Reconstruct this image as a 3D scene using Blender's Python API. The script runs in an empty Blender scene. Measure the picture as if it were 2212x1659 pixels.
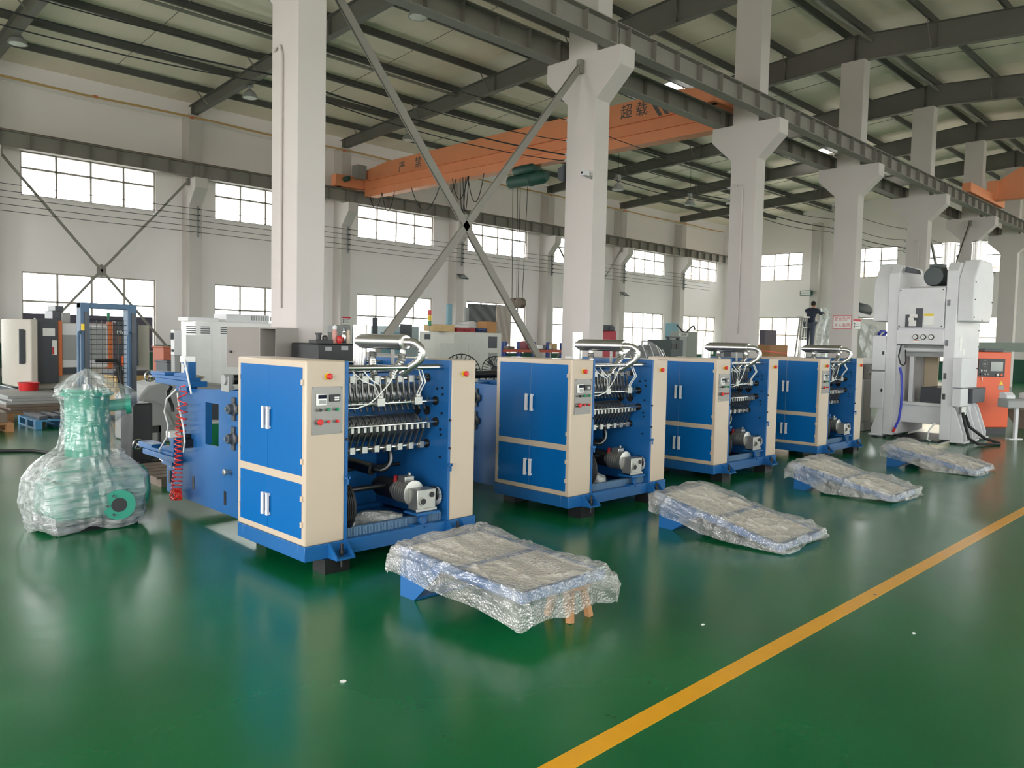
import bpy, bmesh, math, random
from mathutils import Vector, Matrix
random.seed(7)
SC = bpy.context.scene
COL = SC.collection
PI = math.pi

# ------------------------------------------------------------------ camera
F_PX, YAW, PITCH, ROLL, EYE = 1705.4, math.radians(44.964), math.radians(-3.218), math.radians(1.281), 1.6427
_F = Vector((math.cos(PITCH)*math.cos(YAW), math.cos(PITCH)*math.sin(YAW), math.sin(PITCH)))
_R0 = Vector((math.sin(YAW), -math.cos(YAW), 0)); _U0 = _R0.cross(_F)
_R = _R0*math.cos(ROLL) + _U0*math.sin(ROLL); _U = -_R0*math.sin(ROLL) + _U0*math.cos(ROLL)
cam = bpy.data.cameras.new('camera'); cam.sensor_width = 36; cam.sensor_fit = 'HORIZONTAL'
cam.lens = F_PX/2212*36; cam.clip_end = 300
camo = bpy.data.objects.new('camera', cam); COL.objects.link(camo)
camo.matrix_world = Matrix(((_R.x, _U.x, -_F.x, 0), (_R.y, _U.y, -_F.y, 0), (_R.z, _U.z, -_F.z, EYE), (0, 0, 0, 1)))
SC.camera = camo

def at(px, py, X=None, Y=None, Z=None):
    """world point where the ray through a photo pixel meets a plane"""
    d = _F + _R*((px-1106)/F_PX) - _U*((py-829.5)/F_PX)
    if X is not None: t = X/d.x
    elif Y is not None: t = Y/d.y
    else: t = (Z-EYE)/d.z
    return Vector((0, 0, EYE)) + d*t

# ------------------------------------------------------------------ light
SC.view_settings.view_transform = 'Standard'; SC.view_settings.look = 'None'
SC.view_settings.gamma = 1.0; SC.view_settings.use_curve_mapping = False
SC.view_settings.exposure = 1.12
SC.cycles.use_denoising = True
SC.cycles.max_bounces = 10; SC.cycles.diffuse_bounces = 6; SC.cycles.transparent_max_bounces = 24
SC.cycles.sample_clamp_indirect = 12
wd = bpy.data.worlds.new('overcast_sky'); SC.world = wd; wd.use_nodes = True
bg = wd.node_tree.nodes['Background']; bg.inputs[0].default_value = (1.0, 0.975, 0.985, 1); bg.inputs[1].default_value = 5.0

def portal(name, loc, rot, sx, sy):
    l = bpy.data.lights.new(name, 'AREA'); l.shape = 'RECTANGLE'; l.size = sx; l.size_y = sy
    l.cycles.is_portal = True
    o = bpy.data.objects.new(name, l); COL.objects.link(o); o.location = loc; o.rotation_euler = rot
    return o

# ------------------------------------------------------------------ materials
def lin(c):
    return tuple(((x/255)/12.92 if x/255 <= .04045 else ((x/255+.055)/1.055)**2.4) for x in c)
MATS = {}
def mat(name, rgb, rough=.5, metal=0., var=.06, scale=6., bump=0., bscale=40., coat=0., spec=.5, emit=0., alpha=1.):
    if name in MATS: return MATS[name]
    m = bpy.data.materials.new(name); m.use_nodes = True; nt = m.node_tree; b = nt.nodes['Principled BSDF']
    c = lin(rgb)
    tc = nt.nodes.new('ShaderNodeTexCoord'); nz = nt.nodes.new('ShaderNodeTexNoise')
    nz.inputs['Scale'].default_value = scale; nz.inputs['Detail'].default_value = 5
    nt.links.new(tc.outputs['Object'], nz.inputs['Vector'])
    mx = nt.nodes.new('ShaderNodeMix'); mx.data_type = 'RGBA'
    mx.inputs[6].default_value = (*[x*(1-var) for x in c], 1); mx.inputs[7].default_value = (*[min(1, x*(1+var)) for x in c], 1)
    nt.links.new(nz.outputs['Fac'], mx.inputs[0]); nt.links.new(mx.outputs[2], b.inputs['Base Color'])
    b.inputs['Roughness'].default_value = rough; b.inputs['Metallic'].default_value = metal
    b.inputs['Coat Weight'].default_value = coat; b.inputs['Coat Roughness'].default_value = .08
    b.inputs['Specular IOR Level'].default_value = spec
    if emit: b.inputs['Emission Color'].default_value = (*c, 1); b.inputs['Emission Strength'].default_value = emit
    if bump:
        n2 = nt.nodes.new('ShaderNodeTexNoise'); n2.inputs['Scale'].default_value = bscale; n2.inputs['Detail'].default_value = 4
        nt.links.new(tc.outputs['Object'], n2.inputs['Vector'])
        bp = nt.nodes.new('ShaderNodeBump'); bp.inputs['Strength'].default_value = bump; bp.inputs['Distance'].default_value = .01
        nt.links.new(n2.outputs['Fac'], bp.inputs['Height']); nt.links.new(bp.outputs['Normal'], b.inputs['Normal'])
    MATS[name] = m
    return m

def film(name, rgb=(235, 238, 236), white=.35, gloss=.25, rough=.12, stripes=0., bump=.5, bscale=18., streak=False):
    """clear plastic: mostly see-through, a milky share and a shiny skin"""
    m = bpy.data.materials.new(name); m.use_nodes = True; nt = m.node_tree; N = nt.nodes
    N.remove(N['Principled BSDF']); out = N['Material Output']
    tc = N.new('ShaderNodeTexCoord')
    tr = N.new('ShaderNodeBsdfTransparent'); df = N.new('ShaderNodeBsdfDiffuse'); df.inputs[0].default_value = (*lin(rgb), 1)
    gl = N.new('ShaderNodeBsdfGlossy'); gl.inputs['Roughness'].default_value = rough
    tl = N.new('ShaderNodeBsdfTranslucent'); tl.inputs[0].default_value = (*lin(rgb), 1)
    nz = N.new('ShaderNodeTexNoise'); nz.inputs['Scale'].default_value = bscale; nz.inputs['Detail'].default_value = 6; nz.inputs['Distortion'].default_value = .6
    mp = N.new('ShaderNodeMapping'); nt.links.new(tc.outputs['Object'], mp.inputs['Vector'])
    if streak: mp.inputs['Rotation'].default_value = (.5, .7, .3); mp.inputs['Scale'].default_value = (.35, 1.6, 2.2)
    nt.links.new(mp.outputs[0], nz.inputs['Vector'])
    bp = N.new('ShaderNodeBump'); bp.inputs['Strength'].default_value = bump; bp.inputs['Distance'].default_value = .02
    h = nz.outputs['Fac']
    if stripes:
        wv = N.new('ShaderNodeTexVoronoi'); wv.inputs['Scale'].default_value = stripes; wv.feature = 'F1'
        nt.links.new(tc.outputs['Object'], wv.inputs['Vector'])
        ad = N.new('ShaderNodeMath'); ad.operation = 'MULTIPLY_ADD'; ad.inputs[1].default_value = .35
        nt.links.new(wv.outputs['Distance'], ad.inputs[0]); nt.links.new(nz.outputs['Fac'], ad.inputs[2]); h = ad.outputs[0]
    nt.links.new(h, bp.inputs['Height'])
    for s in (df, gl, tl): nt.links.new(bp.outputs['Normal'], s.inputs['Normal'])
    m0 = N.new('ShaderNodeMixShader'); m0.inputs[0].default_value = .5
    nt.links.new(df.outputs[0], m0.inputs[1]); nt.links.new(tl.outputs[0], m0.inputs[2])
    m1 = N.new('ShaderNodeMixShader')
    mr = N.new('ShaderNodeMapRange'); mr.inputs[1].default_value = .3; mr.inputs[2].default_value = .75
    mr.inputs[3].default_value = white*.4; mr.inputs[4].default_value = min(1, white*1.7)
    nt.links.new(nz.outputs['Fac'], mr.inputs[0]); nt.links.new(mr.outputs[0], m1.inputs[0])
    nt.links.new(tr.outputs[0], m1.inputs[1]); nt.links.new(m0.outputs[0], m1.inputs[2])
    m2 = N.new('ShaderNodeMixShader'); lw = N.new('ShaderNodeLayerWeight'); lw.inputs[0].default_value = .5
    pw = N.new('ShaderNodeMath'); pw.operation = 'POWER'; pw.inputs[1].default_value = 3.
    mu = N.new('ShaderNodeMath'); mu.operation = 'MULTIPLY_ADD'; mu.inputs[1].default_value = gloss; mu.inputs[2].default_value = .11
    nt.links.new(lw.outputs['Facing'], pw.inputs[0]); nt.links.new(pw.outputs[0], mu.inputs[0])
    nt.links.new(bp.outputs['Normal'], lw.inputs['Normal'])
    nt.links.new(mu.outputs[0], m2.inputs[0]); nt.links.new(m1.outputs[0], m2.inputs[1]); nt.links.new(gl.outputs[0], m2.inputs[2])
    nt.links.new(m2.outputs[0], out.inputs[0])
    MATS[name] = m
    return m

def glass_mat():
    m = bpy.data.materials.new('window_glass'); m.use_nodes = True; nt = m.node_tree; N = nt.nodes
    N.remove(N['Principled BSDF'])
    tr = N.new('ShaderNodeBsdfTransparent'); tr.inputs[0].default_value = (.93, .96, .95, 1)
    gl = N.new('ShaderNodeBsdfGlossy'); gl.inputs['Roughness'].default_value = .03
    lw = N.new('ShaderNodeLayerWeight'); lw.inputs[0].default_value = .12
    mx = N.new('ShaderNodeMixShader')
    nt.links.new(lw.outputs['Facing'], mx.inputs[0]); nt.links.new(tr.outputs[0], mx.inputs[1]); nt.links.new(gl.outputs[0], mx.inputs[2])
    nt.links.new(mx.outputs[0], N['Material Output'].inputs[0])
    return m

def wall_mat():
    m = mat('wall_paint', (248, 241, 240), .85, var=.03, scale=.6, bump=.05, bscale=8)
    nt = m.node_tree; b = nt.nodes['Principled BSDF']
    ge = nt.nodes.new('ShaderNodeNewGeometry'); sp = nt.nodes.new('ShaderNodeSeparateXYZ'); nt.links.new(ge.outputs['Position'], sp.inputs[0])
    cm = nt.nodes.new('ShaderNodeMath'); cm.operation = 'LESS_THAN'; cm.inputs[1].default_value = 1.2; nt.links.new(sp.outputs['Z'], cm.inputs[0])
    mx = nt.nodes.new('ShaderNodeMix'); mx.data_type = 'RGBA'; mx.inputs[7].default_value = (*lin((52, 100, 84)), 1)
    src = b.inputs['Base Color'].links[0].from_socket
    nt.links.new(cm.outputs[0], mx.inputs[0]); nt.links.new(src, mx.inputs[6]); nt.links.new(mx.outputs[2], b.inputs['Base Color'])
    return m

def floor_mat():
    m = bpy.data.materials.new('green_epoxy'); m.use_nodes = True; nt = m.node_tree; N = nt.nodes; b = N['Principled BSDF']
    ge = N.new('ShaderNodeNewGeometry')
    def noise(s, det=5, dist=0.):
        n = N.new('ShaderNodeTexNoise'); n.inputs['Scale'].default_value = s; n.inputs['Detail'].default_value = det; n.inputs['Distortion'].default_value = dist
        nt.links.new(ge.outputs['Position'], n.inputs['Vector']); return n
    n1 = noise(.7, 6, .4); n2 = noise(9, 6); n3 = noise(1.6, 2); n4 = noise(60, 3)
    cr = N.new('ShaderNodeValToRGB'); e = cr.color_ramp.elements
    e[0].position = .3; e[0].color = (*lin((2, 86, 46)), 1); e[1].position = .7; e[1].color = (*lin((12, 104, 56)), 1)
    nt.links.new(n1.outputs['Fac'], cr.inputs[0])
    # fine dark and pale specks
    th = N.new('ShaderNodeMapRange'); th.inputs[1].default_value = .70; th.inputs[2].default_value = .76; nt.links.new(n2.outputs['Fac'], th.inputs[0])
    mx = N.new('ShaderNodeMix'); mx.data_type = 'RGBA'; mx.inputs[7].default_value = (*lin((24, 62, 40)), 1)
    nt.links.new(th.outputs[0], mx.inputs[0]); nt.links.new(cr.outputs[0], mx.inputs[6])
    nt.links.new(mx.outputs[2], b.inputs['Base Color'])
    ro = N.new('ShaderNodeMapRange'); ro.inputs[3].default_value = .14; ro.inputs[4].default_value = .30; nt.links.new(n1.outputs['Fac'], ro.inputs[0])
    nt.links.new(ro.outputs[0], b.inputs['Roughness'])
    b.inputs['Specular IOR Level'].default_value = .65
    bp = N.new('ShaderNodeBump'); bp.inputs['Strength'].default_value = .2; bp.inputs['Distance'].default_value = .02
    ad = N.new('ShaderNodeMath'); ad.operation = 'MULTIPLY_ADD'; ad.inputs[1].default_value = .05
    nt.links.new(n2.outputs['Fac'], ad.inputs[0]); nt.links.new(n3.outputs['Fac'], ad.inputs[2]); nt.links.new(ad.outputs[0], bp.inputs['Height'])
    nt.links.new(bp.outputs['Normal'], b.inputs['Normal'])
    return m

M_WALL = wall_mat(); M_FLOOR = floor_mat(); M_GLASS = glass_mat()
M_COLUMN = mat('column_paint', (206, 199, 195), .8, var=.05, scale=1.2, bump=.08, bscale=6)
M_STEEL = mat('grey_steel_paint', (136, 132, 124), .55, var=.12, scale=2.5)
M_RAFT = mat('rafter_paint', (112, 110, 104), .6, var=.15, scale=1.5)
M_PURL = mat('purlin_steel', (84, 84, 80), .5, .1, var=.15)
M_ROOF = mat('roof_sheet', (240, 228, 210), .45, .0, var=.06, scale=1.0)
M_SKY = film('skylight_sheet', (245, 245, 235), white=.55, gloss=.1)
M_FRAME = mat('window_frame_paint', (168, 160, 150), .5)
M_YELLOW = mat('yellow_line_paint', (222, 160, 28), .25, var=.08, scale=9)
M_BLUE = mat('machine_blue', (26, 90, 148), .36, var=.06, scale=5, coat=.08, spec=.35)
M_DOOR = mat('door_blue', (0, 92, 158), .38, var=.03, scale=3, coat=.03, spec=.15)
M_BEIGE = mat('machine_beige', (188, 172, 152), .38, var=.03, scale=3, coat=.15)
M_CHROME = mat('polished_steel', (200, 200, 198), .16, 1., var=.05)
M_IRON = mat('dark_steel', (88, 90, 92), .32, 1., var=.15, scale=12)
M_ALU = mat('cast_aluminium', (176, 176, 170), .4, .85, var=.1, scale=14)
M_BLACK = mat('black_paint', (20, 21, 23), .4)
M_RUBBER = mat('black_rubber', (16, 16, 17), .65)
M_RED = mat('red_plastic', (198, 34, 34), .35)
M_GREEN = mat('green_plastic', (20, 128, 84), .35)
M_WHITE = mat('white_paint', (214, 214, 216), .4)
M_GREY = mat('grey_enamel', (150, 152, 150), .45)
M_DGREY = mat('dark_grey_enamel', (66, 70, 76), .45)
M_ORANGE = mat('orange_paint', (226, 92, 44), .4, var=.04)
M_CRANE = mat('crane_orange', (236, 152, 108), .55, var=.08, scale=1.5)
M_HOIST = mat('hoist_green', (44, 84, 74), .5, var=.15, scale=8)
M_PUMP = mat('pump_green', (40, 140, 116), .4, var=.08)
M_WOOD = mat('raw_wood', (166, 120, 78), .7, var=.2, scale=14)
M_PALE = mat('pale_wood', (206, 176, 128), .7, var=.14, scale=10)
M_CARD = mat('cardboard', (176, 130, 84), .8, var=.08)
M_SILVER = mat('duct_steel', (204, 202, 198), .26, .95, var=.06, scale=4)
M_TAN = mat('tan_conduit', (196, 160, 104), .5)
M_CABLE = mat('cable_black', (26, 26, 26), .6)
M_WHITEC = mat('white_hose', (226, 228, 224), .4)
M_COIL = mat('red_coil_hose', (236, 56, 44), .3, coat=.3)
M_WRAP = film('bubble_wrap', (240, 238, 232), white=.40, gloss=.6, rough=.16, stripes=70, bump=.9, bscale=7)
M_STRETCH = film('stretch_film', (240, 240, 240), white=.5, gloss=.7, rough=.14, bump=1., bscale=11, streak=True)
M_SHEET = film('dust_sheet', (222, 226, 220), white=.8, gloss=.35, rough=.3, bump=.6, bscale=6)
M_BLUEH = mat('blue_hose', (48, 66, 190), .4)
M_LBLUE = mat('pale_blue_enamel', (128, 172, 186), .45)
M_STACK = mat('stacker_blue', (62, 92, 120), .45, var=.1)
M_PURPLE = mat('dark_purple_board', (84, 78, 92), .7)
M_OCHRE = mat('oak_laminate', (178, 150, 96), .6, var=.14, scale=8)
M_SCREEN = mat('dark_screen', (24, 26, 44), .12)
M_PAPER = mat('paper_white', (236, 236, 232), .7)
M_SKIN = mat('skin', (190, 140, 112), .55)
M_NAVY = mat('navy_cloth', (44, 52, 70), .85, bump=.2)
M_HAIR = mat('black_hair', (24, 22, 22), .6)
M_DENIM = mat('grey_trousers', (86, 94, 108), .85, bump=.2)
M_PLATE = mat('brushed_plate', (134, 132, 128), .38, .9, var=.05)
M_RUST = mat('worn_steel', (120, 108, 96), .6, .4, var=.2, scale=8)
M_PINK = mat('pink_primer', (206, 120, 92), .6)
M_TEXTRED = mat('red_print', (206, 44, 66), .6)
M_TEXTGREY = mat('grey_print', (96, 92, 92), .6)
M_LABELY = mat('yellow_sticker', (232, 200, 44), .5)

# ------------------------------------------------------------------ mesh helpers
class MB:
    def __init__(s): s.v = []; s.f = []
    def add(s, vs, fs):
        o = len(s.v); s.v += [tuple(v) for v in vs]; s.f += [tuple(i+o for i in f) for f in fs]; return s
    def box(s, x0, x1, y0, y1, z0, z1):
        return s.add([(x0,y0,z0),(x1,y0,z0),(x1,y1,z0),(x0,y1,z0),(x0,y0,z1),(x1,y0,z1),(x1,y1,z1),(x0,y1,z1)],
                     [(0,3,2,1),(4,5,6,7),(0,1,5,4),(1,2,6,5),(2,3,7,6),(3,0,4,7)])
    def bar(s, p0, p1, w, h, up=(0,0,1)):
        p0 = Vector(p0); p1 = Vector(p1); d = (p1-p0).normalized(); u = Vector(up)
        if abs(d.dot(u)) > .95: u = Vector((1,0,0))
        a = d.cross(u).normalized(); b = a.cross(d)
        vs = [p+a*(i*w/2)+b*(j*h/2) for p in (p0,p1) for i,j in ((-1,-1),(1,-1),(1,1),(-1,1))]
        return s.add(vs, [(0,3,2,1),(4,5,6,7),(0,1,5,4),(1,2,6,5),(2,3,7,6),(3,0,4,7)])
    def cyl(s, p0, p1, r, n=16, r2=None):
        return s.lathe([(r, 0.), (r if r2 is None else r2, 1.)], p0, p1, n)
    def lathe(s, prof, p0, p1, n=20):
        """prof: (radius, t) with t 0..1 along p0->p1; ends capped"""
        p0 = Vector(p0); p1 = Vector(p1); ax = p1-p0; d = ax.normalized()
        u = Vector((0,0,1)) if abs(d.z) < .9 else Vector((1,0,0))
        a = d.cross(u).normalized(); b = d.cross(a)
        vs = []; fs = []
        for r, t in prof:
            c = p0+ax*t
            for i in range(n):
                q = 2*PI*i/n; vs.append(c+(a*math.cos(q)+b*math.sin(q))*max(r, 1e-4))
        m = len(prof)
        for k in range(m-1):
            for i in range(n):
                j = (i+1) % n; fs.append((k*n+i, k*n+j, (k+1)*n+j, (k+1)*n+i))
        fs.append(tuple(range(n-1, -1, -1))); fs.append(tuple(range((m-1)*n, m*n)))
        return s.add(vs, fs)
    def tube(s, pts, r, n=8):
        pts = [Vector(p) for p in pts]; m = len(pts); vs = []; fs = []
        up = Vector((0,0,1)); prev = None
        for k in range(m):
            d = (pts[min(k+1, m-1)]-pts[max(k-1, 0)]).normalized()
            if prev is None:
                u = up if abs(d.z) < .9 else Vector((1,0,0)); a = d.cross(u).normalized()
            else:
                a = (prev - d*prev.dot(d)).normalized()
            prev = a; b = d.cross(a); rr = r[k] if isinstance(r, (list, tuple)) else r
            for i in range(n):
                q = 2*PI*i/n; vs.append(pts[k]+(a*math.cos(q)+b*math.sin(q))*rr)
        for k in range(m-1):
            for i in range(n):
                j = (i+1) % n; fs.append((k*n+i, k*n+j, (k+1)*n+j, (k+1)*n+i))
        fs.append(tuple(range(n-1, -1, -1))); fs.append(tuple(range((m-1)*n, m*n)))
        return s.add(vs, fs)
    def prism(s, poly, axis, a, b):
        n = len(poly)
        def P(u, w, t): return {'x': (t, u, w), 'y': (u, t, w), 'z': (u, w, t)}[axis]
        vs = [P(u, w, a) for u, w in poly]+[P(u, w, b) for u, w in poly]
        fs = [tuple(range(n-1, -1, -1)), tuple(range(n, 2*n))]+[(i, (i+1) % n, n+(i+1) % n, n+i) for i in range(n)]
        return s.add(vs, fs)
    def ball(s, c, rx, ry=None, rz=None, n=14, m=8):
        ry = ry or rx; rz = rz or rx; vs = [(c[0], c[1], c[2]-rz)]; fs = []
        for k in range(1, m):
            t = PI*k/m
            for i in range(n):
                q = 2*PI*i/n; vs.append((c[0]+rx*math.sin(t)*math.cos(q), c[1]+ry*math.sin(t)*math.sin(q), c[2]-rz*math.cos(t)))
        vs.append((c[0], c[1], c[2]+rz)); top = len(vs)-1
        for i in range(n):
            j = (i+1) % n; fs.append((0, 1+j, 1+i)); fs.append((top, top-n+i, top-n+j))
            for k in range(m-2): fs.append((1+k*n+i, 1+k*n+j, 1+(k+1)*n+j, 1+(k+1)*n+i))
        return s.add(vs, fs)
    def grid(s, P, nu, nv):
        vs = [P(i/nu, j/nv) for j in range(nv+1) for i in range(nu+1)]
        fs = [(j*(nu+1)+i, j*(nu+1)+i+1, (j+1)*(nu+1)+i+1, (j+1)*(nu+1)+i) for j in range(nv) for i in range(nu)]
        return s.add(vs, fs)
    def mesh(s, name, off=(0,0,0), recalc=True):
        me = bpy.data.meshes.new(name)
        me.from_pydata([(v[0]-off[0], v[1]-off[1], v[2]-off[2]) for v in s.v], [], s.f)
        if recalc:
            bm = bmesh.new(); bm.from_mesh(me); bmesh.ops.recalc_face_normals(bm, faces=bm.faces); bm.to_mesh(me); bm.free()
        me.polygons.foreach_set('use_smooth', [True]*len(me.polygons)); me.set_sharp_from_angle(angle=math.radians(38))
        return me

def link(name, data, material=None, parent=None, bevel=0.):
    o = bpy.data.objects.new(name, data); COL.objects.link(o)
    if material is not None: data.materials.clear(); data.materials.append(material)
    if parent is not None: o.parent = parent
    if bevel:
        b = o.modifiers.new('bevel', 'BEVEL'); b.width = bevel; b.segments = 2; b.limit_method = 'ANGLE'; b.angle_limit = math.radians(40)
        b.harden_normals = False
    return o
def tag(o, label=None, cat=None, group=None, kind=None):
    if label: o['label'] = label
    if cat: o['category'] = cat
    if group: o['group'] = group
    if kind: o['kind'] = kind
    return o
def thing(name, label, cat, loc=(0,0,0), rz=0., group=None, kind=None):
    o = bpy.data.objects.new(name, None); COL.objects.link(o); o.empty_display_size = .1
    o.location = loc; o.rotation_euler = (0, 0, rz)
    return tag(o, label, cat, group, kind)
def part(t, name, mb, m, bevel=0., label=None, world=False, sub=None):
    """a mesh under thing t (or under its part `sub`); world=True: coordinates are scene coordinates"""
    off = tuple(t.location) if world else (0, 0, 0)
    o = link(name, mb.mesh(name, off), m, sub if sub is not None else t, bevel)
    if label: o['label'] = label
    return o
def clone(o, parent, loc=None, rot=None):
    c = o.copy(); COL.objects.link(c); c.parent = parent
    if loc is not None: c.location = loc
    if rot is not None: c.rotation_euler = rot
    return c
def copy_tree(o, parent=None):
    kids = list(o.children); c = o.copy(); COL.objects.link(c); c.parent = parent
    for k in kids: copy_tree(k, c)
    return c
def solo(name, mb, m, label, cat, loc, group=None, bevel=0., kind=None, world=True):
    """a thing that is one mesh, origin at loc"""
    o = link(name, mb.mesh(name, loc if world else (0,0,0)), m, None, bevel); o.location = loc
    return tag(o, label, cat, group, kind)
def text(parent, body, size, loc, rot, m, name='lettering', align='CENTER', ext=.0015):
    cu = bpy.data.curves.new(name, 'FONT'); cu.body = body; cu.size = size; cu.align_x = align; cu.align_y = 'CENTER'; cu.extrude = ext
    tmp = bpy.data.objects.new(name, cu); COL.objects.link(tmp)
    me = bpy.data.meshes.new_from_object(tmp.evaluated_get(bpy.context.evaluated_depsgraph_get()))
    bpy.data.objects.remove(tmp); bpy.data.curves.remove(cu)
    o = link(name, me, m, parent); o.location = loc; o.rotation_euler = rot
    return o
def ibeam(w, h, tf=.016, tw=.01):
    a = w/2; b = tw/2
    return [(-a,0),(a,0),(a,tf),(b,tf),(b,h-tf),(a,h-tf),(a,h),(-a,h),(-a,h-tf),(-b,h-tf),(-b,tf),(-a,tf)]
def cate(p, q, sag, n=14):
    p = Vector(p); q = Vector(q)
    return [p.lerp(q, i/n)-Vector((0,0,sag*4*(i/n)*(1-i/n))) for i in range(n+1)]
def ordinal(n): return ['first','second','third','fourth','fifth','sixth','seventh','eighth','ninth','tenth'][n]

# ------------------------------------------------------------------ the hall
X0, BAY = 5.31, 6.0
XL, XR, YN, YF = -6.9, 47.3, -8.4, 27.52        # inner faces of the four walls
CB, CY0, CY1 = .42, 9.317, 9.992                # column section
RIDGE_Y, RIDGE_Z, SLOPE = 9.65, 10.66, .075
def rz_top(y): return RIDGE_Z-SLOPE*abs(y-RIDGE_Y)

fl = link('floor', MB().box(XL-.3, XR+.3, YN-.3, YF+.3, -.2, 0).mesh('floor'), M_FLOOR)
tag(fl, 'glossy green epoxy floor of the factory hall', 'floor', kind='structure')
ln = solo('trim_1', MB().box(XL+.2, XR-.2, 1.892, 1.992, 0., .0012), M_YELLOW, 'yellow painted line along the green floor', 'floor line', (0, 1.94, 0), kind='structure')

WIN_U, WIN_L = (5.663, 6.998), (.95, 3.385)
def window(name, c, axis, w, z0, z1, nx, zs, lab, inward):
    """window filling a wall opening; axis 'x': it lies along x at y=c[1]; frame bars and panes are real pieces"""
    t = thing(name, lab, 'window', (c[0], c[1], z0), 0 if axis == 'x' else PI/2, kind='structure')
    fr = MB(); h = z1-z0; d = .05; b = .045
    fr.box(-w/2, w/2, -d, d, 0, b).box(-w/2, w/2, -d, d, h-b, h).box(-w/2, -w/2+b, -d, d, b, h-b).box(w/2-b, w/2, -d, d, b, h-b)
    part(t, 'window_frame', fr, M_FRAME)
    sill = MB().box(-w/2-.05, w/2+.05, -.16 if inward < 0 else .02, -.02 if inward < 0 else .16, -.04, 0)
    part(t, 'window_sill', sill, M_WALL)
    xs = [-w/2+w*i/nx for i in range(nx+1)]; zz = [0]+[z-z0 for z in zs]+[h]
    mesh_v = MB().box(-.03, .03, -.035, .035, b, h-b).mesh('mullion')
    for x in xs[1:-1]: link('mullion', mesh_v, M_FRAME, t).location = (x, 0, 0)
    for z in zz[1:-1]: part(t, 'transom', MB().box(-w/2+b, w/2-b, -.035, .035, z-.03, z+.03), M_FRAME)
    for j in range(len(zz)-1):
        pm = MB().box(.02, w/nx-.02, -.003, .003, zz[j]+.022, zz[j+1]-.022).mesh('pane')
        for i in range(nx): link('pane', pm, M_GLASS, t).location = (xs[i], 0, 0)
    return t

def wall(name, lab, axis, c, thick, a, b, openings, ztop):
    """wall with rectangular openings (u0,u1,z0,z1) as one mesh; c = inner face coordinate, thick signed outwards"""
    us = sorted({a, b} | {o[0] for o in openings} | {o[1] for o in openings}); mb = MB()
    lo, hi = min(c, c+thick), max(c, c+thick)
    for u0, u1 in zip(us[:-1], us[1:]):
        ops = sorted([(o[2], o[3]) for o in openings if o[0] <= u0+1e-6 and o[1] >= u1-1e-6]); z = 0.
        tz0, tz1 = (ztop(u0), ztop(u1))
        for o in ops+[(None, None)]:
            if o[0] is None:
                if axis == 'x': mb.prism([(u0, z), (u1, z), (u1, tz1), (u0, tz0)], 'y', lo, hi)
                else: mb.prism([(u0, z), (u1, z), (u1, tz1), (u0, tz0)], 'x', lo, hi)
            else:
                if o[0] > z+1e-6:
                    if axis == 'x': mb.box(u0, u1, lo, hi, z, o[0])
                    else: mb.box(lo, hi, u0, u1, z, o[0])
                z = o[1]
    w = link(name, mb.mesh(name), M_WALL)
    return tag(w, lab, 'wall', kind='structure')

eave = rz_top(YF)+.3
def bays_w():
    r = []
    for k in range(-2, 7):
        a, b = X0+BAY*k+1.149, X0+BAY*k+5.103
        if a > XL+.2 and b < XR-.2: r.append((k, a, b))
    return r
ops = []
for k, a, b in bays_w(): ops += [(a, b, *WIN_U), (a, b, *WIN_L)]
wall('wall_left', 'long white wall with two rows of steel windows and green dado', 'x', YF, .26, XL, XR, ops, lambda u: eave)
wall('wall_right', 'long white wall behind the camera with two rows of windows, lower row enlarged for fill light', 'x', YN, -.26, XL, XR, [(o[0], o[1], o[2], 4.1 if o[3] < 4 else o[3]) for o in ops], lambda u: rz_top(YN)+.3)  # unseen side: lower openings made taller to let in more fill light
eops = []
for c in (-5.4, .6, 6.0, 13.2, 18.4, 24.0):
    eops += [(c-1.85, c+1.85, 5.72, 7.44), (c-1.85, c+1.85, .95, 3.41)]
gable = lambda u: rz_top(u)+.3
def split_gable(openings): return openings
wall('wall_back', 'far white end wall with two rows of windows', 'y', XR, .26, YN, YF, eops+[(RIDGE_Y, RIDGE_Y+.001, 0, 0)], gable)
DOORS = [(-4.2, 1.8), (3.6, 9.0), (14., 20.)]
wall('wall_front', 'end wall behind the camera with tall gateways', 'y', XL, -.26, YN, YF, [(a, b, 0, 5.6) for a, b in DOORS]+[(RIDGE_Y, RIDGE_Y+.001, 0, 0)], gable)
n = 0
names = {0: 'far left', 1: 'second', 2: 'third', 3: 'fourth', 4: 'fifth', 5: 'sixth', 6: 'seventh'}
for k, a, b in bays_w():
    for row, (z0, z1) in (('upper', WIN_U), ('lower', WIN_L)):
        n += 1
        zs = [6.50] if row == 'upper' else [2.489]
        pos = 'beside the camera' if k < 0 else (('leftmost' if k == 0 else ordinal(k)) + ' along the wall')
        w = window('window_%d' % n, ((a+b)/2, YF+.1, 0), 'x', b-a, z0, z1, 4, zs, f'{row} row steel window in the left wall, {pos}', -1)
        n += 1
        window('window_%d' % n, ((a+b)/2, YN-.1, 0), 'x', b-a, z0, z1 if row == 'upper' else 4.1, 4, zs, f'{row} row steel window in the wall behind the camera, bay {ordinal(k+2)}', 1)  # lower row here stretched upward to brighten the hall, out of view
for i, c in enumerate((24.0, 18.4, 13.2, 6.0, .6, -5.4)):
    for row, z0, z1 in (('upper', 5.72, 7.44), ('lower', .95, 3.41)):
        n += 1
        window('window_%d' % n, (XR+.1, c, 0), 'y', 3.7, z0, z1, 4, [z0+(z1-z0)*.55], f'{row} steel window in the end wall, {ordinal(i)} from the corner', 1)

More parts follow.
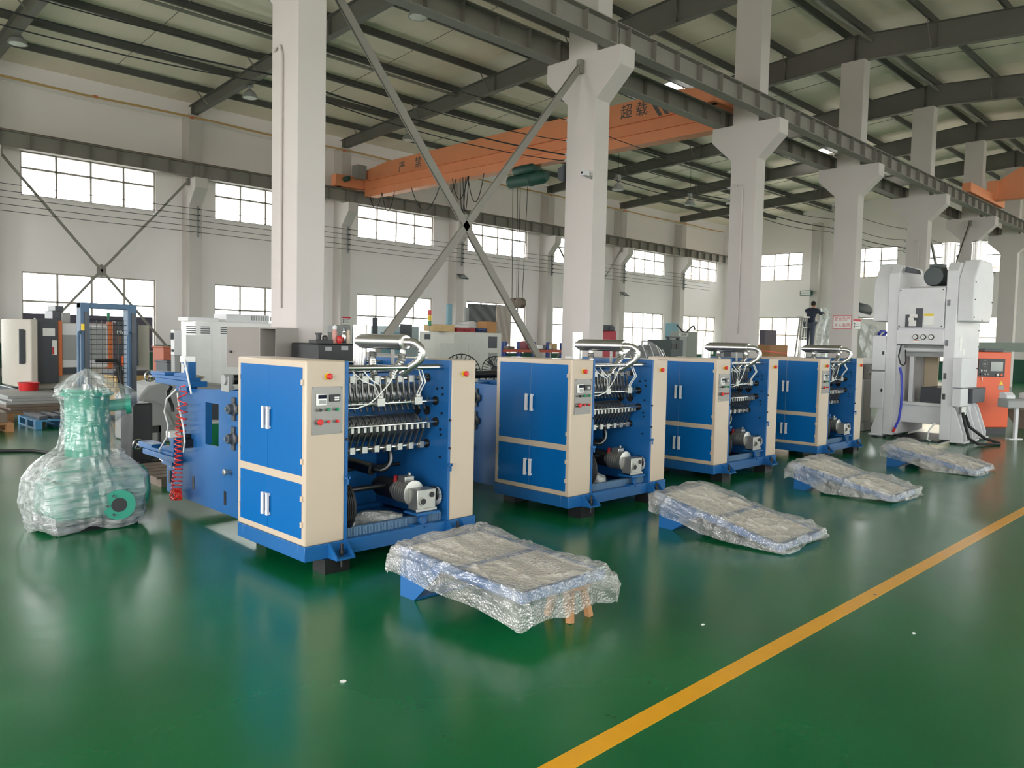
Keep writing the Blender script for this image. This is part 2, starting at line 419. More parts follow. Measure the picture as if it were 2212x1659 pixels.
# daylight portals: one for each row of openings
portal('daylight', ((XL+XR)/2, YF+.3, 6.33), (-PI/2, 0, 0), XR-XL-2, 1.36)
portal('daylight', ((XL+XR)/2, YF+.3, 2.17), (-PI/2, 0, 0), XR-XL-2, 2.46)
portal('daylight', ((XL+XR)/2, YN-.3, 6.33), (PI/2, 0, 0), XR-XL-2, 1.36)
portal('daylight', ((XL+XR)/2, YN-.3, 2.53), (PI/2, 0, 0), XR-XL-2, 3.16)
portal('daylight', (XR+.3, 9.5, 6.58), (0, PI/2, 0), 1.75, YF-YN-2)
portal('daylight', (XR+.3, 9.5, 2.2), (0, PI/2, 0), 2.5, YF-YN-2)
for a, b in DOORS: portal('daylight', (XL-.3, (a+b)/2, 2.8), (0, -PI/2, 0), 5.6, b-a)

# roof: sheets, purlins, struts, tie rods
roof = thing('ceiling', 'pitched roof of pale metal sheets on dark purlins', 'ceiling', (0, RIDGE_Y, RIDGE_Z), kind='structure')
SKYL = {(1, 23), (1, 29), (1, 35), (1, 41), (-1, 29), (-1, 35), (-1, 41), (-1, 17)}
for side in (1, -1):
    ye = YF+.3 if side > 0 else YN-.3
    def sheet(x0, x1, y0, y1):
        z0, z1 = rz_top(y0)+.20, rz_top(y1)+.20
        return MB().prism([(y0, z0), (y1, z1), (y1, z1+.06), (y0, z0+.06)], 'x', x0, x1)
    shared = sheet(0, .995, RIDGE_Y, ye).mesh('roof_panel', (0, RIDGE_Y, RIDGE_Z))
    x = XL-.3
    while x < XR+.3:
        k = int(round(x+.5))
        if (side, k) in SKYL:
            ya, yb = (RIDGE_Y+side*4.4, RIDGE_Y+side*7.6)
            for y0, y1, m_, nm in ((RIDGE_Y, ya, M_ROOF, 'roof_panel'), (ya, yb, M_SKY, 'skylight_panel'), (yb, ye, M_ROOF, 'roof_panel')):
                part(roof, nm, sheet(x, x+.995, y0, y1), m_, world=True)
        else:
            link('roof_panel', shared, M_ROOF, roof).location = (x, 0, 0)
        x += 1.0
    y = RIDGE_Y+side*.28; i = 0
    while (y < YF-.1 if side > 0 else y > YN+.1):
        z = rz_top(y); w_, h_ = .065, .2
        poly = [(y-w_/2, z), (y+w_/2, z), (y+w_/2, z+.012), (y-w_/2+.012, z+.012), (y-w_/2+.012, z+h_-.012), (y+w_/2, z+h_-.012), (y+w_/2, z+h_), (y-w_/2, z+h_)]
        part(roof, 'purlin', MB().prism(poly, 'x', XL, XR), M_PURL, world=True)
        y += side*1.76; i += 1
    for k in range(-2, 7):
        xm = X0+BAY*k+3.2
        ys = [RIDGE_Y+side*(.28+1.76*j) for j in range(11)]; ys = [v for v in ys if YN < v < YF]
        part(roof, 'tie_rod', MB().tube([(xm, ys[0], rz_top(ys[0])+.06), (xm, ys[-1], rz_top(ys[-1])+.06)], .008, 6), M_PURL, world=True)
for y, z in ((9.25, 10.42), (20.4, 9.72), (0.2, 9.80)):
    part(roof, 'strut_pipe', MB().cyl((XL, y, z), (XR, y, z), .045, 10), M_STEEL, world=True)

# rafters
FX = [X0+BAY*k+.21 for k in range(-2, 7)]
for k, x in enumerate(FX):
    for side, nm in ((1, 'left'), (-1, 'right')):
        y1 = 27.3 if side > 0 else YN+.1
        d1 = .34 if side > 0 else .55
        zt0, zt1 = rz_top(RIDGE_Y), rz_top(y1); zb0, zb1 = zt0-.73, zt1-d1
        t = thing('roof_rafter', f'dark tapered steel rafter on the {nm} roof slope, {ordinal(k)} from the camera end', 'rafter', (x, RIDGE_Y+side*.0, zb0), group='steel rafters')
        part(t, 'web', MB().prism([(RIDGE_Y, zb0+.012), (y1, zb1+.012), (y1, zt1-.012), (RIDGE_Y, zt0-.012)], 'x', x-.006, x+.006), M_RAFT, world=True)
        for a, b in ((zb0, zb1), (zt0-.014, zt1-.014)):
            part(t, 'flange', MB().prism([(RIDGE_Y, a), (y1, b), (y1, b+.014), (RIDGE_Y, a+.014)], 'x', x-.1, x+.1), M_RAFT, world=True)
        for f in (.0, .12, .5, .985):
            y = RIDGE_Y+(y1-RIDGE_Y)*f+side*.02; za = zb0+(zb1-zb0)*f+.014; zc = zt0+(zt1-zt0)*f-.014
            part(t, 'stiffener', MB().box(x-.095, x+.095, y-.006, y+.006, za, zc), M_RAFT, world=True)
        for j in range(1, 10, 2):
            y = RIDGE_Y+side*(.28+1.76*j)
            if not YN < y < YF-1: continue
            f = (y-RIDGE_Y)/(y1-RIDGE_Y); zb = zb0+(zb1-zb0)*f
            part(t, 'fly_brace', MB().bar((x-.09, y, zb+.03), (x-.5, y, rz_top(y)+.03), .045, .008, up=(0, 1, 0)), M_STEEL, world=True)

# interior columns with corbels
ZC, ZCB, ZS, EXT = 6.893, 6.551, 6.043, .54
for k in range(-2, 7):
    x = X0+BAY*k
    if x < XL+.2: continue
    poly = [(CY0, 0), (CY1, 0), (CY1, ZS), (CY1+EXT, ZCB), (CY1+EXT, ZC), (CY1, ZC), (CY1, 9.9), (CY0, 9.9), (CY0, ZC), (CY0-EXT, ZC), (CY0-EXT, ZCB), (CY0, ZS)]
    lab = 'white concrete column behind the camera' if k < 0 else f'white concrete crane column with flared corbels, {ordinal(k)} of the row from the left'
    c = solo('concrete_column', MB().prism(poly, 'x', x, x+CB), M_COLUMN, lab, 'column', (x+CB/2, (CY0+CY1)/2, 0), 'crane columns in the middle row', .012, 'structure')

# crane runway girders (per bay), with stiffeners, rail
def runway(yc, z0, h, w, lab, k, mside):
    x = X0+BAY*k+.21
    t = thing('runway_girder', lab, 'girder', (x+BAY/2, yc, z0), group='crane runway girders')
    pf = [(yc+u, z0+v) for u, v in ibeam(w, h)]
    part(t, 'beam', MB().prism(pf, 'x', x+.01, x+BAY-.01), M_STEEL, world=True)
    sm = MB().box(-.004, .004, -w/2+.01, -.005, .016, h-.016).box(-.004, .004, .005, w/2-.01, .016, h-.016).mesh('stiffener')
    for j in range(8):
        link('stiffener', sm, M_STEEL, t).location = (-BAY/2+.2+j*(BAY-.4)/7, 0, 0)
    part(t, 'rail', MB().prism([(yc-.035, z0+h), (yc+.035, z0+h), (yc+.02, z0+h+.02), (yc+.025, z0+h+.06), (yc-.025, z0+h+.06), (yc-.02, z0+h+.02)], 'x', x+.01, x+BAY-.01), M_RUST, world=True)
for k in range(-2, 7):
    if X0+BAY*k+6.2 > XR+.3: continue
    if k >= -1: pass
    runway(8.99, ZC, .40, .26, f'grey crane girder on the camera side of the columns, bay {ordinal(k+2)} from the camera end', k, -1)
    runway(10.33, ZC, .40, .26, f'grey crane girder on the window side of the columns, bay {ordinal(k+2)} from the camera end', k, 1)
    runway(26.66, 6.846, .46, .26, f'grey crane girder along the window wall, bay {ordinal(k+2)} from the camera end', k, 1)

# wall pilasters with corbels
for k in range(-2, 7):
    x = X0+BAY*k
    if x < XL+.2: continue
    poly = [(26.95, 0), (27.54, 0), (27.54, 9.0), (26.95, 9.0), (26.95, 6.846), (26.46, 6.846), (26.46, 6.5), (26.95, 5.95)]
    solo('wall_pilaster', MB().prism(poly, 'x', x, x+.436), M_COLUMN, f'white pilaster with crane corbel on the window wall, {ordinal(max(k,0))} from the left' if k >= 0 else 'white pilaster on the window wall beside the camera', 'pilaster', (x+.218, 27.2, 0), 'wall pilasters', .012, 'structure')
for i, y in enumerate((21.15, 15.4, 9.6, 3.4, -2.4)):
    solo('wall_pilaster', MB().box(XR-.45, XR+.02, y-.25, y+.25, 0, rz_top(y)-.7), M_COLUMN, f'white pilaster on the end wall, {ordinal(i)} from the far corner', 'pilaster', (XR-.2, y, 0), 'end wall pilasters', .012, 'structure')

# ------------------------------------------------------------------ slitting machines
L_, D_, ZB0, ZB1, ZT = 1.565, .985, .10, .205, 1.472
def plate_holes(t, sub, x, pts, r, m, name):
    me = MB().cyl((0, 0, 0), (.012, 0, 0), r, 18).mesh(name)
    for y, z in pts: link(name, me, m, sub).location = (x, y, z)

def build_slitter():
    t = thing('slitting_machine', 'x', 'machine', (0, 0, 0))
    fr = MB().box(0, L_, 0, .09, ZB0, ZB1).box(0, L_, D_-.09, D_, ZB0, ZB1).box(0, .09, .09, D_-.09, ZB0, ZB1).box(L_-.09, L_, .09, D_-.09, ZB0, ZB1)
    part(t, 'base_frame', fr, M_BLUE, .004)
    part(t, 'base_tray', MB().box(.09, L_-.09, .09, D_-.09, ZB0+.06, ZB0+.075), M_BLUE)
    brk = MB().box(-.075, .075, -.115, 0, 0, .014)
    for s in (-1, 1): brk.prism([(-.115, .014), (0, .014), (0, .1), (-.02, .1)], 'x', s*.068-.006, s*.068+.006)
    bme = brk.mesh('foot_bracket'); blt = MB().lathe([(.011, 0), (.011, .6), (.02, .6), (.02, .72), (.011, .72), (.011, 1)], (0, -.06, -.06), (0, -.06, .10), 10).mesh('levelling_bolt')
    blk = MB().box(-.1, .1, -.04, .12, -.105, -.004).mesh('foot_block')
    for x, y, r in ((.255, 0, 0), (1.32, 0, 0), (.255, D_, PI), (1.32, D_, PI)):
        b = link('foot_bracket', bme, M_BLUE, t); b.location = (x, y, ZB0+.002); b.rotation_euler = (0, 0, r)
        link('levelling_bolt', blt, M_BLACK, b)
        k = link('foot_block', blk, M_BLACK, t); k.location = (x-.02 if r == 0 else x+.02, y, ZB0+.005); k.rotation_euler = (0, 0, r)
    # door cabinet on the left
    cab = part(t, 'door_cabinet', MB().box(0, .311, 0, D_, ZB1, ZT), M_BEIGE, .012)
    hm = MB()
    hm.box(-.028, -.012, -.013, .013, -.08, .08).box(-.014, .004, -.01, .01, -.078, -.06).box(-.014, .004, -.01, .01, .06, .078)
    hme = hm.mesh('handle'); hin = MB().box(-.009, .004, -.012, .012, -.018, .018).mesh('hinge')
    for (z0, z1, zh) in ((.687, 1.424, 1.05), (.254, .632, .428)):
        for (y0, y1, yh, yn) in ((.043, .508, .478, .036), (.512, .932, .545, .939)):
            d = part(t, 'door', MB().box(-.004, .01, y0, y1, z0, z1), M_DOOR, .002)
            link('handle', hme, M_WHITE, d).location = (-.004, yh, zh)
            for zz in (z0+.1, z1-.1): link('hinge', hin, M_BEIGE, d).location = (-.002, yn, zz)
    part(t, 'side_plate', MB().box(.311, .336, 0, D_, ZB1, ZT-.004), M_BLUE, .002)
    rp = part(t, 'side_plate', MB().box(1.255, 1.28, 0, D_, ZB1, ZT-.004), M_BLUE, .002)
    part(t, 'end_cabinet', MB().box(1.28, 1.537, 0, D_, ZB1, ZT), M_BEIGE, .01)
    part(t, 'back_panel', MB().box(.336, 1.255, D_-.03, D_-.012, ZB1, .74), M_BLUE)
    # red stop buttons
    for x in (.167, 1.411):
        b = part(t, 'stop_button', MB().lathe([(.012, 0), (.012, .45), (.021, .5), (.022, .8), (.014, 1)], (x, 0, 1.364), (x, -.04, 1.364), 16), M_RED)
        part(t, 'button_collar', MB().cyl((x, 0, 1.364), (x, -.006, 1.364), .024, 16), M_LABELY, sub=b)
    # control panel
    cp = part(t, 'control_panel', MB().box(.043, .284, -.005, .002, .967, 1.294), M_PLATE, .001)
    part(t, 'counter_display', MB().box(.075, .150, -.022, -.004, 1.168, 1.246), M_PAPER, .003, sub=cp)
    part(t, 'display_window', MB().box(.082, .146, -.024, -.021, 1.214, 1.240), M_SCREEN, sub=cp)
    part(t, 'display_keys', MB().box(.09, .143, -.0235, -.021, 1.178, 1.204), M_GREY, sub=cp)
    part(t, 'speed_display', MB().box(.178, .262, -.014, -.004, 1.190, 1.238), M_BLACK, .002, sub=cp)
    kb = MB()
    for i in range(3):
        for j in range(2): kb.box(.214+i*.013, .224+i*.013, -.016, -.013, 1.197+j*.015, 1.208+j*.015)
    part(t, 'speed_keys', kb, M_PAPER, sub=cp)
    for x, z, m_, r in ((.098, 1.137, M_BLACK, .011), (.163, 1.138, M_GREEN, .012), (.232, 1.138, M_GREEN, .012), (.098, 1.054, M_RED, .02), (.163, 1.055, M_RED, .011), (.232, 1.055, M_RED, .011)):
        b = part(t, 'push_button', MB().lathe([(r*.7, 0), (r*.7, .5), (r, .55), (r, .9), (r*.8, 1)], (x, -.004, z), (x, -.036, z), 14), m_, sub=cp)
        part(t, 'button_ring', MB().cyl((x, -.004, z), (x, -.016, z), r*.85, 14), M_CHROME, sub=cp)
    for x, z in ((.052, .978), (.275, .978), (.052, 1.284), (.275, 1.284)):
        part(t, 'screw', MB().cyl((x, -.005, z), (x, -.009, z), .005, 8), M_CHROME, sub=cp)
    # guide rods and their bushings
    xa, xb = .336, 1.262
    for y, z, r in ((.081, 1.415, .021), (.267, 1.323, .019), (.157, 1.144, .014), (.152, .977, .014), (.26, .793, .019), (.90, 1.425, .018), (.78, 1.39, .016), (.62, 1.36, .014)):
        part(t, 'guide_rod', MB().cyl((xa, y, z), (xb, y, z), r, 14), M_CHROME)
    plate_holes(t, rp, 1.244, [(.267, 1.323), (.157, 1.144), (.152, .977), (.26, .793)], .036, M_BLACK, 'bushing')
    plate_holes(t, rp, 1.2445, [(.262, 1.06), (.385, 1.055)], .038, M_BLACK, 'shaft_hole')
    plate_holes(t, rp, 1.2450, [(.089, .701), (.07, 1.20), (.075, 1.25), (.078, 1.05), (.09, .92), (.14, 1.24), (.085, .88)], .009, M_BLACK, 'bolt_hole')
    ed = MB().cyl((0, 0, 0), (0, -.014, 0), .009, 8).mesh('latch_bolt')
    for x, z in ((.323, .92), (1.267, 1.0), (1.267, .78)): link('latch_bolt', ed, M_BLACK, t).location = (x, 0, z)
    for x in (.323, 1.267):
        part(t, 'door_catch', MB().box(x-.02, x+.02, -.03, 0, .64, .66).box(x-.006, x+.006, -.03, -.018, .60, .66), M_BLUE, .002)
    # knife rolls: rings with narrow gaps
    for y, z in ((.405, 1.185), (.405, .94)):
        n = 15; w = (1.20-.372)/n; prof = []
        for i in range(n):
            a = i*w; prof += [(.076, a), (.076, a+.006), (.09, a+.007), (.09, a+w-.001)]
        prof += [(.06, .8285), (.06, .86)]
        tot = .86
        part(t, 'knife_roll', MB().lathe([(.03, 0)]+[(r, q/tot) for r, q in prof]+[(.03, 1)], (.36, y, z), (1.235, y, z), 28), mat('knife_steel', (142, 144, 144), .34, .9, var=.1, scale=12))
        part(t, 'roll_collar', MB().lathe([(.062, 0), (.086, .1), (.086, .9), (.062, 1)], (1.205, y, z), (1.236, y, z), 28), M_ALU)
    # separator fingers
    up = MB().bar((0, .250, 1.345), (0, .236, 1.20), .010, .014, up=(0, 1, 0)).bar((0, .236, 1.205), (0, .170, 1.085), .010, .012, up=(0, 1, 0)).mesh('finger')
    lo = MB().bar((0, .140, 1.015), (0, .262, .76), .010, .014, up=(0, 1, 0)).mesh('finger')
    cu = MB().box(-.022, .022, .232, .256, 1.295, 1.345).box(-.012, .012, .256, .29, 1.31, 1.34).mesh('finger_clamp')
    cl = MB().box(-.022, .022, .222, .246, .768, .816).box(-.012, .012, .246, .285, .78, .81).mesh('finger_clamp')
    kn = MB().lathe([(.006, 0), (.006, .7), (.009, .7), (.009, 1)], (0, .142, 1.15), (0, .128, 1.178), 8).mesh('knob')
    kl = MB().box(-.011, .011, .132, .146, .935, .972).mesh('knob')
    n = 15
    for i in range(n):
        x = .395+i*(1.155-.395)/(n-1)
        link('finger', up, M_PLATE, t).location = (x, 0, 0); link('finger', lo, M_PLATE, t).location = (x, 0, 0)
        link('knob', kn, M_CHROME, t).location = (x, 0, 0); link('knob', kl, M_ALU, t).location = (x+.012, 0, 0)
        if i % 2 == 0:
            link('finger_clamp', cu, M_ALU, t).location = (x+.02, 0, 0); link('finger_clamp', cl, M_ALU, t).location = (x+.02, 0, 0)
    for x in (.70, 1.05):
        v = part(t, 'valve_block', MB().box(x-.035, x+.035, .115, .15, 1.125, 1.185).box(x-.02, x+.02, .12, .146, 1.185, 1.205), M_ALU, .002)
        for j, dx in enumerate((-.012, .014)):
            p0 = Vector((x+dx, .13, 1.2)); p3 = Vector((x-.28+.1*j if x < .9 else x-.02+.03*j, .10, 1.40))
            pts = []
            for q in range(15):
                s = q/14; p = p0.lerp(p3, s); p.y -= .06*math.sin(PI*s); p.z += .02*math.sin(2*PI*s); pts.append(p)
            part(t, 'air_line', MB().tube(pts, .0048, 6), M_WHITEC, sub=v)
    pts = [(.345, .05, 1.13), (.42, .02, 1.13), (.52, .01, 1.16), (.62, .03, 1.22), (.72, .05, 1.30), (.80, .06, 1.40)]
    part(t, 'air_line', MB().tube(pts, .0048, 6), M_WHITEC)
    # exhaust pipework on top
    part(t, 'exhaust_pipe', MB().cyl((.90, .70, 1.10), (.90, .70, 1.735), .056, 20), M_SILVER)
    part(t, 'exhaust_header', MB().lathe([(.012, 0), (.060, .07), (.060, .985), (.052, 1)], (.90, .74, 1.605), (.90, .09, 1.605), 22), M_SILVER)
    for y in (.52, .13): part(t, 'pipe_stub', MB().cyl((.90, y, 1.57), (.90, y, 1.50), .022, 14), M_SILVER)
    part(t, 'header_post', MB().box(.89, .91, .245, .265, 1.38, 1.56), M_PLATE)
    def corr(path, r):
        out = []; rr = []
        P = [Vector(p) for p in path]
        m_ = 26
        for q in range(m_+1):
            s = q/m_*(len(P)-1); i = min(int(s), len(P)-2); f = s-i
            a, b, c, d = P[max(i-1, 0)], P[i], P[i+1], P[min(i+2, len(P)-1)]
            out.append(.5*((2*b)+(c-a)*f+(2*a-5*b+4*c-d)*f*f+(3*b-a-3*c+d)*f*f*f)); rr.append(r*(1.08 if q % 2 else .94))
        return MB().tube(out, rr, 12)
    part(t, 'flex_hose', corr([(.90, .52, 1.52), (.89, .51, 1.46), (.87, .47, 1.40), (.86, .44, 1.33)], .031), M_SILVER)
    part(t, 'flex_hose', corr([(.90, .13, 1.52), (.89, .14, 1.46), (.88, .18, 1.40), (.87, .22, 1.34)], .031), M_SILVER)
    part(t, 'flex_hose', corr([(.90, .10, 1.605), (.93, .02, 1.60), (.96, -.02, 1.55), (.96, -.01, 1.48), (.93, .06, 1.42), (.90, .14, 1.36)], .031), M_SILVER)
    # lower suction pipe with hose
    part(t, 'suction_pipe', MB().lathe([(.048, 0), (.048, .96), (.05, .96), (.05, 1)], (.72, .93, .66), (.84, .42, .60), 20), M_IRON)
    part(t, 'flex_hose', corr([(.85, .42, .60), (.90, .36, .60), (.95, .34, .66), (.96, .36, .74), (.94, .40, .80)], .022), M_IRON)
    # drive: belt pulley, shafts
    part(t, 'belt_pulley', MB().lathe([(.05, 0), (.2, .02), (.2, .14), (.18, .2), (.2, .26), (.2, .36), (.18, .42), (.2, .48), (.2, .6), (.18, .66), (.2, .72), (.2, .98), (.05, 1)], (.345, .2, .415), (.415, .2, .415), 36), M_RUBBER)
    part(t, 'drive_shaft', MB().cyl((.4, .42, .46), (1.25, .42, .46), .022, 12), M_BLACK)
    part(t, 'drive_shaft', MB().cyl((.34, .62, .58), (1.25, .62, .58), .016, 12), M_BLACK)
    # gear motor on its bracket
    gm = part(t, 'gear_motor', MB().box(.972, 1.152, .015, .13, .315, .475).box(.96, 1.164, .01, .02, .305, .33), M_ALU, .006)
    part(t, 'bore', MB().cyl((1.022, .02, .386), (1.022, .005, .386), .033, 18), M_ALU, sub=gm)
    part(t, 'bore_cap', MB().cyl((1.022, .02, .386), (1.022, .001, .386), .024, 18), M_BLACK, sub=gm)
    part(t, 'bore_cap', MB().cyl((1.112, .02, .430), (1.112, .006, .430), .021, 18), M_BLACK, sub=gm)
    part(t, 'motor_flange', MB().lathe([(.09, 0), (.1, .1), (.1, .9), (.09, 1)], (1.03, .13, .43), (1.03, .16, .43), 24), M_ALU, sub=gm)
    prof = [(.08, 0)]
    for i in range(6): prof += [(.082, .02+i*.16), (.09, .03+i*.16), (.09, .12+i*.16), (.082, .13+i*.16)]
    part(t, 'speed_variator', MB().lathe(prof+[(.08, 1)], (1.03, .16, .43), (1.03, .33, .43), 24), M_ALU, sub=gm)
    part(t, 'motor', MB().lathe([(.07, 0), (.082, .05), (.082, .8), (.06, .85), (.06, 1)], (1.03, .33, .43), (1.03, .62, .43), 22), M_BLACK, sub=gm)
    part(t, 'terminal_box', MB().box(.985, 1.075, .19, .28, .51, .555).cyl((1.05, .22, .555), (1.05, .22, .58), .012, 10), M_ALU, .004, sub=gm)
    part(t, 'control_knob', MB().cyl((.985, .32, .5), (.985, .31, .55), .016, 14), mat('dark_red', (150, 30, 40), .5), sub=gm)
    part(t, 'handwheel', MB().lathe([(.02, 0), (.062, .3), (.062, .7), (.02, 1)], (1.152, .075, .42), (1.195, .075, .42), 18), M_BLACK, sub=gm)
    part(t, 'wrapped_shaft_end', MB().ball((1.205, .07, .40), .035, .055, .075, 10, 7), M_STRETCH, sub=gm)
    br = part(t, 'motor_bracket', MB().box(.945, 1.17, -.02, .15, .288, .303), M_BLUE, .002)
    part(t, 'bracket_leg', MB().bar((1.07, .06, .292), (1.0, -.005, .215), .09, .016, up=(0, 1, 0)).bar((1.07, .11, .292), (1.05, .06, .215), .012, .07), M_BLUE, sub=br)
    part(t, 'bracket_foot', MB().box(.93, 1.10, -.02, .08, ZB1, ZB1+.012), M_BLUE, sub=br)
    # slotted cable duct along the front of the tray
    dc = MB().box(.34, 1.25, .10, .104, ZB1-.03, ZB1+.062).box(.34, 1.25, .06, .10, ZB1+.058, ZB1+.062).box(.34, 1.25, .06, .10, ZB1-.03, ZB1-.026)
    for i in range(70): dc.box(.342+i*.013, .349+i*.013, .058, .062, ZB1-.03, ZB1+.06)
    part(t, 'cable_duct', dc, mat('duct_blue_grey', (88, 120, 150), .5))
    # unwinding stand behind
    st = None
    for x in (.245, 1.30):
        p = MB().box(x, x+.02, .985, 1.847, .105, 1.165).prism([(1.847, 1.033), (2.109, 1.033), (2.109, 1.145), (1.847, 1.157)], 'x', x, x+.02).box(x, x+.02, 1.847, 2.109, .105, .662)
        p.prism([(2.109, .105), (2.56, .105), (2.607, .688), (2.677, 1.127), (2.109, 1.145)], 'x', x, x+.02)
        p.box(x+.02, x+.06, 2.109, 2.125, .66, 1.035)
        s_ = part(t, 'unwind_plate', p, M_BLUE)
        st = st or s_
        part(t, 'stand_box', MB().box(x+.01, x+.05, 2.55, 3.0, .105, .465), M_BLUE, .003)
        for y, z in ((1.543, 1.016), (1.553, .769)):
            xo = x if x < 1 else x+.02; dx = -1 if x < 1 else 1
            b = part(t, 'bearing_housing', MB().lathe([(.062, 0), (.062, .3), (.045, .45), (.04, 1)], (xo, y, z), (xo+dx*.065, y, z), 16).box(min(xo, xo+dx*.02), max(xo, xo+dx*.02), y-.03, y+.03, z-.098, z+.098).box(min(xo, xo+dx*.02), max(xo, xo+dx*.02), y-.075, y+.075, z-.03, z+.03), M_DGREY, .004)
            part(t, 'shaft_end', MB().cyl((xo, y, z), (xo+dx*.085, y, z), .017, 10), M_CHROME, sub=b)
        part(t, 'lock_shaft', MB().lathe([(.014, 0), (.014, .6), (.028, .6), (.028, .9), (.018, 1)], (x, 1.609, .482), (x-.07, 1.609, .482), 14), M_ALU)
        sl = MB().box(x+.005, x+.015, 1.2, 1.25, .16, .24)
        for y, z in ((2.36, .28), (1.72, .24), (2.9, .26)): sl.box(x-.002, x+.001, y-.022, y+.022, z-.06, z+.06)
        part(t, 'slot', sl, M_BLACK)
    for y, z in ((1.543, 1.016), (1.553, .769)): part(t, 'feed_roller', MB().cyl((.27, y, z), (1.30, y, z), .075, 20), M_DGREY)
    part(t, 'top_roller', MB().lathe([(.012, 0), (.012, .05), (.042, .051), (.042, .949), (.012, .95), (.012, 1)], (.22, 1.70, 1.252), (1.36, 1.70, 1.252), 20), M_BLACK)
    for x in (.245, 1.30): part(t, 'roller_bracket', MB().box(x-.01, x+.03, 1.64, 1.78, 1.15, 1.28).cyl((x-.03, 1.70, 1.252), (x+.05, 1.70, 1.252), .045, 16), M_GREY, .003)
    for y, z in ((1.2, .13), (2.45, .13), (2.5, 1.06), (1.05, 1.1)): part(t, 'cross_beam', MB().box(.265, 1.30, y-.04, y+.04, z-.03, z+.05), M_BLUE)
    part(t, 'cross_tube', MB().cyl((.265, 1.15, 1.24), (1.3, 1.15, 1.24), .03, 14), M_BLACK)
    # slides with handwheels
    for y0, z0 in ((0, 0), (.33, -.72)):
        sd = part(t, 'slide_unit', MB().box(.17, .33, 2.26+y0, 3.05+y0, 1.155+z0, 1.205+z0).box(.19, .31, 2.35+y0, 3.2+y0, 1.205+z0, 1.235+z0).box(.18, .32, 2.85+y0, 3.2+y0, 1.235+z0, 1.262+z0).box(.2, .3, 2.40+y0, 2.65+y0, 1.10+z0, 1.155+z0), M_BLUE, .003)
        part(t, 'sensor_arm', MB().prism([(2.40+y0, 1.235+z0), (2.72+y0, 1.235+z0), (2.72+y0, 1.262+z0), (2.50+y0, 1.275+z0), (2.475+y0, 1.31+z0), (2.51+y0, 1.355+z0), (2.55+y0, 1.365+z0), (2.40+y0, 1.375+z0)], 'x', .215, .285), M_BLUE, sub=sd)
        part(t, 'sensor', MB().box(.2, .3, 2.44+y0, 2.55+y0, 1.37+z0, 1.425+z0), M_PAPER, .003, sub=sd)
        part(t, 'screw_shaft', MB().cyl((.25, 3.2+y0, 1.20+z0), (.25, 3.40+y0, 1.20+z0), .012, 10), M_ALU, sub=sd)
        hw = []
        for i in range(21): hw.append((.25+.05*math.cos(2*PI*i/20), 3.40+y0, 1.20+z0+.05*math.sin(2*PI*i/20)))
        w = MB().tube(hw, .009, 8)
        for i in range(3): w.bar((.25, 3.40+y0, 1.20+z0), (.25+.05*math.cos(2*PI*i/3), 3.40+y0, 1.20+z0+.05*math.sin(2*PI*i/3)), .01, .01)
        part(t, 'handwheel', w, M_CHROME, sub=sd)
    for i, pts in enumerate(([(.2, 2.45, 1.40), (.17, 2.3, 1.25), (.16, 2.2, 1.10)], [(.2, 2.62, 1.12), (.16, 2.75, 1.02), (.15, 2.78, .9), (.16, 2.72, .78), (.16, 2.75, .66), (.17, 2.95, .52), (.2, 3.02, .42), (.22, 2.8, .37)], [(.2, 2.6, 1.08), (.16, 2.46, .94), (.15, 2.34, .78), (.15, 2.32, .66), (.18, 2.42, .56)])):
        part(t, 'air_line', MB().tube(pts, .008, 6), M_WHITEC)
    part(t, 'cable_chain', MB().tube([(.22, 2.8, 1.13), (.2, 2.83, 1.08), (.2, 2.79, 1.0), (.2, 2.73, .95), (.2, 2.72, .90)], .02, 6), M_BLACK)
    part(t, 'valve_cluster', MB().box(.17, .25, 2.36, 2.44, .60, .68).box(.18, .24, 2.40, 2.47, .68, .72), M_BLACK, .004)
    return t

proto = build_slitter()
MACH = [((2.755, 4.70), 'blue and beige slitting machine nearest the camera, with red coiled hose behind'),
        ((5.462, 4.69), 'blue and beige slitting machine, second in the row from the camera'),
        ((8.262, 4.85), 'blue and beige slitting machine, third in the row from the camera'),
        ((11.09, 4.85), 'blue and beige slitting machine at the far end beside the white press')]
machines = []
for i, ((x, y), lab) in enumerate(MACH):
    m_ = proto if i == 0 else copy_tree(proto)
    m_.location = (x, y, 0); tag(m_, lab, 'machine', 'row of slitting machines'); machines.append(m_)

# red coil hose hanging on the nearest machine
pts = []
T = 19
for q in range(T*14+1):
    s = q/(T*14); e = s**.72
    z = 1.10-(1.10-.165)*e; y = 2.40+.16*e
    r = .046+.006*math.sin(9*s)
    pts.append((.17+r*math.cos(2*PI*T*s)*.8, y+r*math.sin(2*PI*T*s)*1.2, z))
pts = [(.2, 2.33, 1.16), (.17, 2.36, 1.165), (.15, 2.42, 1.15), (.15, 2.43, 1.115)]+pts
for q in range(90):
    a = q*.55; pts.append((.17+.035*math.cos(a*1.3), 2.565+.055*math.cos(a), .15+.04*math.sin(a)+.015*math.sin(a*.37)))
part(machines[0], 'coiled_air_hose', MB().tube(pts, .0058, 6), M_COIL, label='red coiled air hose')

